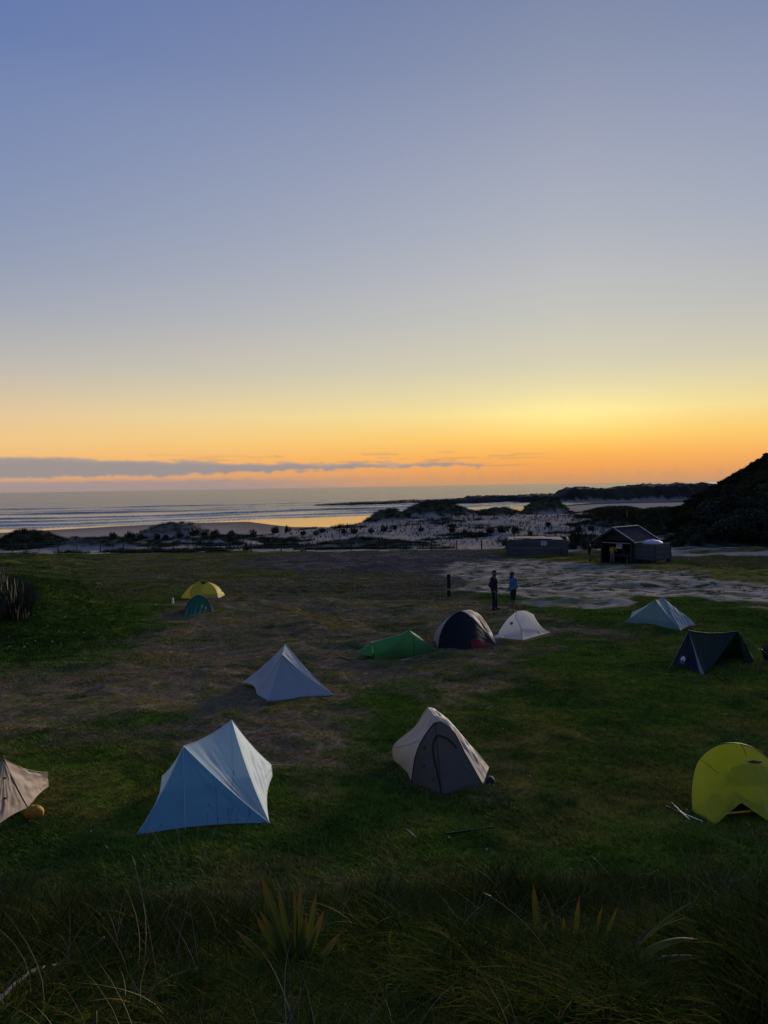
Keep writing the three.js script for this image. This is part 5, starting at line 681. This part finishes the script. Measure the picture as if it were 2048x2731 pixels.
// planted dune grass: the tufts that show largest one by one, the rest together
{
  const r = rng(404), geos = [1, 2, 3, 4, 5].map((s) => blades(14, 0.50, 0.11, 0.03, s + 40, 0.55)), mats = [std(0.032, 0.034, 0.020, 0.8, { side: THREE.DoubleSide }), std(0.055, 0.050, 0.028, 0.8, { side: THREE.DoubleSide }), std(0.022, 0.026, 0.016, 0.8, { side: THREE.DoubleSide })], all = [];
  for (let row = 0; row < 44; row++) for (let i = 0; i < 76; i++) { const d = 111.5 + row * 1.25 + (r() - 0.5) * 1.6, x = -30 + i * 1.25 + (r() - 0.5) * 1.6 + (row % 2) * 0.6; if (x < -24 && r() < 0.5) continue; if (d > lerp(137, 164, ss(-25, 12, x)) || x > 0.33 * d) continue; if (vegOnDunes(x, d) > 0.35 || r() < 0.08 + 0.75 * ss(0.46, 0.66, fbm(x * 0.16 + 4, d * 0.2, 3, 640))) continue; if (x > 24 && d < 122) continue; all.push([x, d]); }
  all.sort((a, b) => a[1] - b[1]);
  all.slice(0, 300).forEach(([x, d], i) => { const m = new THREE.Mesh(geos[i % 5], mats[i % 3]); m.name = numbered('dune_grass_tuft'); m.castShadow = m.receiveShadow = true; m.position.set(x, H(x, -d) - 0.02, -d); m.rotation.y = i * 2.1; const s = 0.5 + 1.0 * r() * r() + 0.3 * r(); m.scale.set(s, s * (0.7 + 0.6 * r()), s); tag(m, 'small dune grass tuft planted in the white sand behind the fence', 'grass tuft', 'planted dune grass tufts'); scene.add(m); });
  scatter('dune_grass', geos[0], leafM(), all.slice(300).map(([x, d]) => { const k = 0.6 + r(); return [x, H(x, -d) - 0.02, -d, 0.75 + 0.6 * r(), 0.7 + 0.7 * r(), r() * 6.283, 0.035 * k, 0.035 * k, 0.02 * k]; }), 'rows of planted dune grass further back on the sand');
  // wild cover on the dunes and the hill
  const wild = [], hill = [], clump = blades(22, 0.5, 0.34, 0.035, 55, 0.9);
  for (let i = 0; i < 60000; i++) { const d = 104 + 125 * r(), x = (r() * 2 - 1) * 0.58 * d + 2; const v = vegOnDunes(x, d); if (r() > v * 0.95) continue; const hx = x - (40 + (d - 105) * 0.38), k = 0.5 + r(); (hx > -1 ? hill : wild).push([x, H(x, -d) - 0.05, -d, 0.9 + 0.9 * r(), 0.6 + 0.8 * r(), r() * 6.283, 0.042 * k, 0.050 * k, 0.022 * k]); }
  scatter('dune_scrub', clump, leafM(), wild, 'dark low scrub and marram grass on the dune tops'); scatter('hillside_scrub', clump, leafM(), hill, 'dark grass and scrub covering the hillside');
}
// ---------- trees at the foot of the hill ----------
{
  function crownOf(seed, rx, ry, n) { const r = rng(seed), pos = [], idx = [], lobes = []; for (let i = 0; i < 9; i++) { const a = r() * 6.283, q = 0.25 + 0.5 * r(); lobes.push([Math.cos(a) * rx * q, ry * (0.05 + 0.75 * r()), Math.sin(a) * rx * q, 0.38 + 0.3 * r()]); }
    for (let i = 0; i < n; i++) { const [lx, ly, lz, s] = lobes[i % 9], u = r() * 2 - 1, a = r() * 6.283, k = Math.pow(r(), 0.4) * s, c = Math.sqrt(1 - u * u), px = lx + Math.cos(a) * c * rx * k, py = ly + u * ry * 0.7 * k, pz = lz + Math.sin(a) * c * rx * k; for (let m = 0; m < 1; m++) { const w = 0.10 + 0.13 * r(), e = new THREE.Euler(r() * 6, r() * 6, r() * 6), A = V(-w, 0, 0).applyEuler(e), B = V(w, 0, 0).applyEuler(e), C = V(0, w * 1.9, 0).applyEuler(e), D = V(0, -w * 1.2, 0).applyEuler(e), b = pos.length / 3; pos.push(px + A.x, py + A.y, pz + A.z, px + D.x, py + D.y, pz + D.z, px + B.x, py + B.y, pz + B.z, px + C.x, py + C.y, pz + C.z); idx.push(b, b + 1, b + 2, b, b + 2, b + 3); } }
    const g = new THREE.BufferGeometry(); g.setAttribute('position', new THREE.Float32BufferAttribute(pos, 3)); g.setIndex(idx); g.computeVertexNormals(); return g; }
  function trunkOf(seed, h) { const r = rng(seed), gs = []; for (let i = 0; i < 5; i++) { const a = i * 1.3 + r(), c = new THREE.QuadraticBezierCurve3(V(0, -0.2, 0), V(Math.cos(a) * 0.4, h * 0.4, Math.sin(a) * 0.4), V(Math.cos(a) * h * 0.35, h * (0.7 + 0.2 * r()), Math.sin(a) * h * 0.35)), n = 8, k = 6, t = new THREE.TubeGeometry(c, n, 1, k), p = t.attributes.position; for (let j = 0; j <= n; j++) { const q = c.getPoint(j / n), w = lerp(0.15, 0.03, j / n); for (let m = 0; m <= k; m++) { const o = j * (k + 1) + m; p.setXYZ(o, q.x + (p.getX(o) - q.x) * w, q.y + (p.getY(o) - q.y) * w, q.z + (p.getZ(o) - q.z) * w); } } t.computeVertexNormals(); gs.push(t); } return mergeGeometries(gs); }
  const cg = [crownOf(1, 2.6, 3.2, 4600), crownOf(2, 3.0, 2.8, 4600), crownOf(3, 2.3, 3.6, 4600)], tg = [trunkOf(1, 2.6), trunkOf(2, 2.4), trunkOf(3, 3)], lm = [std(0.026, 0.036, 0.018, 0.8, { side: THREE.DoubleSide }), std(0.032, 0.040, 0.020, 0.8, { side: THREE.DoubleSide })], bark = std(0.04, 0.033, 0.026);
  { const r = rng(611), L = []; for (let i = 0; i < 900; i++) { const d = 104 + 70 * r(), hx = -1 + 42 * r(), x = hx + 40 + (d - 105) * 0.38; if (fbm(x * 0.12, d * 0.12, 3, 612) < 0.46) continue; const k = 0.6 + 0.9 * r(), s = 0.12 + 0.26 * r() * r(); L.push([x, H(x, -d) - 0.1, -d, s * 1.3, s, r() * 6.28, 0.030 * k, 0.038 * k, 0.018 * k]); } scatter('hillside_shrubs', cg[1], leafM(), L, 'low dark shrubs scattered over the hillside'); }
  [[41.4, 103, 0.45], [42.6, 101, 0.55], [43.6, 104, 0.72], [44.3, 99.5, 0.72], [46.2, 102, 0.85], [47.5, 98.5, 0.8], [46.0, 107, 0.8], [49.2, 101, 0.85], [48.6, 106, 0.7], [51.4, 100, 0.8], [51.8, 104.5, 0.75], [48.6, 96.2, 0.55], [52.3, 96.8, 0.6], [54.5, 101, 0.75], [50.5, 112, 0.6]].forEach(([x, d, s], i) => {
    const g = thing('coastal_tree', 'dense dark coastal tree standing at the foot of the hill', 'tree', x, -d, 'trees at the foot of the hill'); part('trunk', tg[i % 3], bark, g); const c = part('crown', cg[i % 3], lm[i % 2], g); c.position.y = 1.3; g.scale.set(s * 1.05, s, s * 1.05); g.rotation.y = i * 1.1;
  });
}
// ---------- things lying about ----------
{
  const lay = (x, d, up = 0.02) => V(x, H(x, -d) + up, -d), r = rng(8);
  { const g = thing('fallen_branch', 'pale curved dead branch lying in the dark grass at the lower left', 'branch', -1.52, -3.8), o = g.position, P = [[-1.58, 3.0, 0.02], [-1.57, 3.3, 0.04], [-1.52, 3.6, 0.05], [-1.48, 3.95, 0.05], [-1.52, 4.3, 0.02]].map(([x, d, u]) => lay(x, d, u).sub(o)), c = new THREE.CatmullRomCurve3(P), t = new THREE.TubeGeometry(c, 30, 0.009, 7), p = t.attributes.position; for (let i = 0; i < p.count; i++) { const k = 1 + 0.5 * (vn(i * 0.6, 2, 3) - 0.5); const q = c.getPoint(Math.min(1, Math.floor(i / 8) / 30)); p.setXYZ(i, q.x + (p.getX(i) - q.x) * k, q.y + (p.getY(i) - q.y) * k, q.z + (p.getZ(i) - q.z) * k); } t.computeVertexNormals(); part('bark', t, std(0.13, 0.125, 0.11, 0.95), g); part('twig', rod(P[2], P[2].clone().add(V(0.14, 0.1, -0.04)), 0.004), std(0.2, 0.18, 0.15), g); }
  const stick = (label, a, b, rad, m, cat = 'stick') => { const A = lay(...a), B = lay(...b), g = thing('dead_stick', label, cat, A.x, A.z); const o = g.position; part('shaft', rod(A.clone().sub(o), B.clone().sub(o), rad, 7), m, g); part('knot', new THREE.SphereGeometry(rad * 1.7, 8, 6).translate((A.x + B.x) / 2 - o.x, (A.y + B.y) / 2 - o.y, (A.z + B.z) / 2 - o.z), m, g); };
  stick('short white stick on the turf below the porch tent', [0.24, 10.3], [0.36, 9.95], 0.009, std(0.3, 0.29, 0.26)); stick('dark thin branch on the turf right of the short white stick', [0.75, 9.95, 0.06], [1.42, 10.25, 0.05], 0.012, std(0.012, 0.011, 0.008, 1)); stick('small pale stick on the green turf above the porch tent', [2.2, 17.0], [2.34, 16.9, 0.12], 0.012, std(0.4, 0.38, 0.33)); stick('dark stick lying left of the low green tent', [-1.45, 23.9], [-1.1, 23.6], 0.025, std(0.10, 0.08, 0.06));
  const pole = (label, a, b) => { const A = lay(...a), B = lay(...b), g = thing('trekking_pole', label, 'trekking pole', (A.x + B.x) / 2, (A.z + B.z) / 2), o = g.position, a0 = A.clone().sub(o), b0 = B.clone().sub(o), m = a0.clone().lerp(b0, 0.5); part('upper_shaft', rod(a0, m, 0.009), darkPoleM, g); part('lower_shaft', rod(m, b0.clone().lerp(m, 0.08), 0.0075), std(0.75, 0.75, 0.76, 0.3, { metalness: 0.4 }), g); part('grip', rod(a0, a0.clone().lerp(m, 0.28), 0.015), blackTape, g); part('tip', rod(b0.clone().lerp(m, 0.08), b0, 0.004), alloyM, g); part('basket', new THREE.CylinderGeometry(0.025, 0.025, 0.006, 12).translate(...b0.clone().lerp(m, 0.14).toArray()), blackTape, g); };
  pole('trekking pole lying by the lime tent, the one reaching further left', [4.08, 11.15, 0.05], [4.27, 10.3, 0.05]); pole('trekking pole crossing the other one by the lime tent', [4.17, 11.2, 0.08], [4.12, 10.38, 0.05]); pole('trekking pole lying in front of the low green tent', [1.1, 23.45, 0.05], [0.4, 23.3, 0.05]);
  { const g = thing('water_bottle', 'small white bottle standing left of the yellow dome tent', 'bottle', -10.85, -39.1); part('bottle', new THREE.LatheGeometry([[0, 0], [0.055, 0], [0.06, 0.02], [0.06, 0.1], [0.042, 0.13], [0.05, 0.17], [0.055, 0.25], [0.03, 0.29], [0, 0.29]].map(([a, b]) => new THREE.Vector2(a, b)), 18), std(0.75, 0.75, 0.73, 0.4), g); part('cap', new THREE.CylinderGeometry(0.028, 0.028, 0.04, 14).translate(0, 0.305, 0), std(0.5, 0.5, 0.48), g); }
  const sack = (name, label, x, d, s, m, sq) => { const g = thing(name, label, 'bag', x, -d), geo = new THREE.SphereGeometry(1, 26, 18), p = geo.attributes.position; for (let i = 0; i < p.count; i++) { const q = V(p.getX(i), p.getY(i), p.getZ(i)), k = 1 + 0.28 * (fbm(q.x * 2.2 + 5, q.y * 2.2 + q.z * 1.7, 3, 800) - 0.5) + 0.07 * Math.sin(q.x * 9 + q.z * 7); p.setXYZ(i, q.x * k * s[0], Math.max(-0.6, q.y * k) * s[1], q.z * k * s[2]); } geo.computeVertexNormals(); part('sack', geo.translate(0, s[1] * 0.58, 0), m, g); part('tie', new THREE.TorusGeometry(s[0] * 0.3, 0.008, 6, 14).rotateX(1.2).translate(s[0] * 0.5, s[1] * 1.15, 0), blackTape, g); };
  sack('stuff_sack', 'crumpled orange-yellow stuff sack against the tan tent', -5.02, 10.75, [0.13, 0.10, 0.11], fab(0.50, 0.27, 0.03, 0.3), 1); sack('plastic_bag', 'small white plastic bag between the black and white domes', 3.95, 26.9, [0.2, 0.11, 0.15], fab(0.62, 0.68, 0.78, 0.3), 1);
  const bits = []; for (let i = 0; i < 45; i++) { const d = 9 + 30 * r() * r(), x = (r() * 2 - 1) * 0.5 * d; bits.push([x, H(x, -d) + 0.045, -d, 0.4 + r() * 0.9, 1, r() * 6, 0.4, 0.38, 0.33, (r() - 0.5) * 0.6, (r() - 0.5) * 0.6]); } scatter('fallen_leaves', new THREE.CircleGeometry(0.017, 7).scale(1.5, 0.55, 1).rotateX(-Math.PI / 2), leafM(), bits, 'pale dead leaves and scraps scattered on the turf');
}

renderer.render(scene, camera);
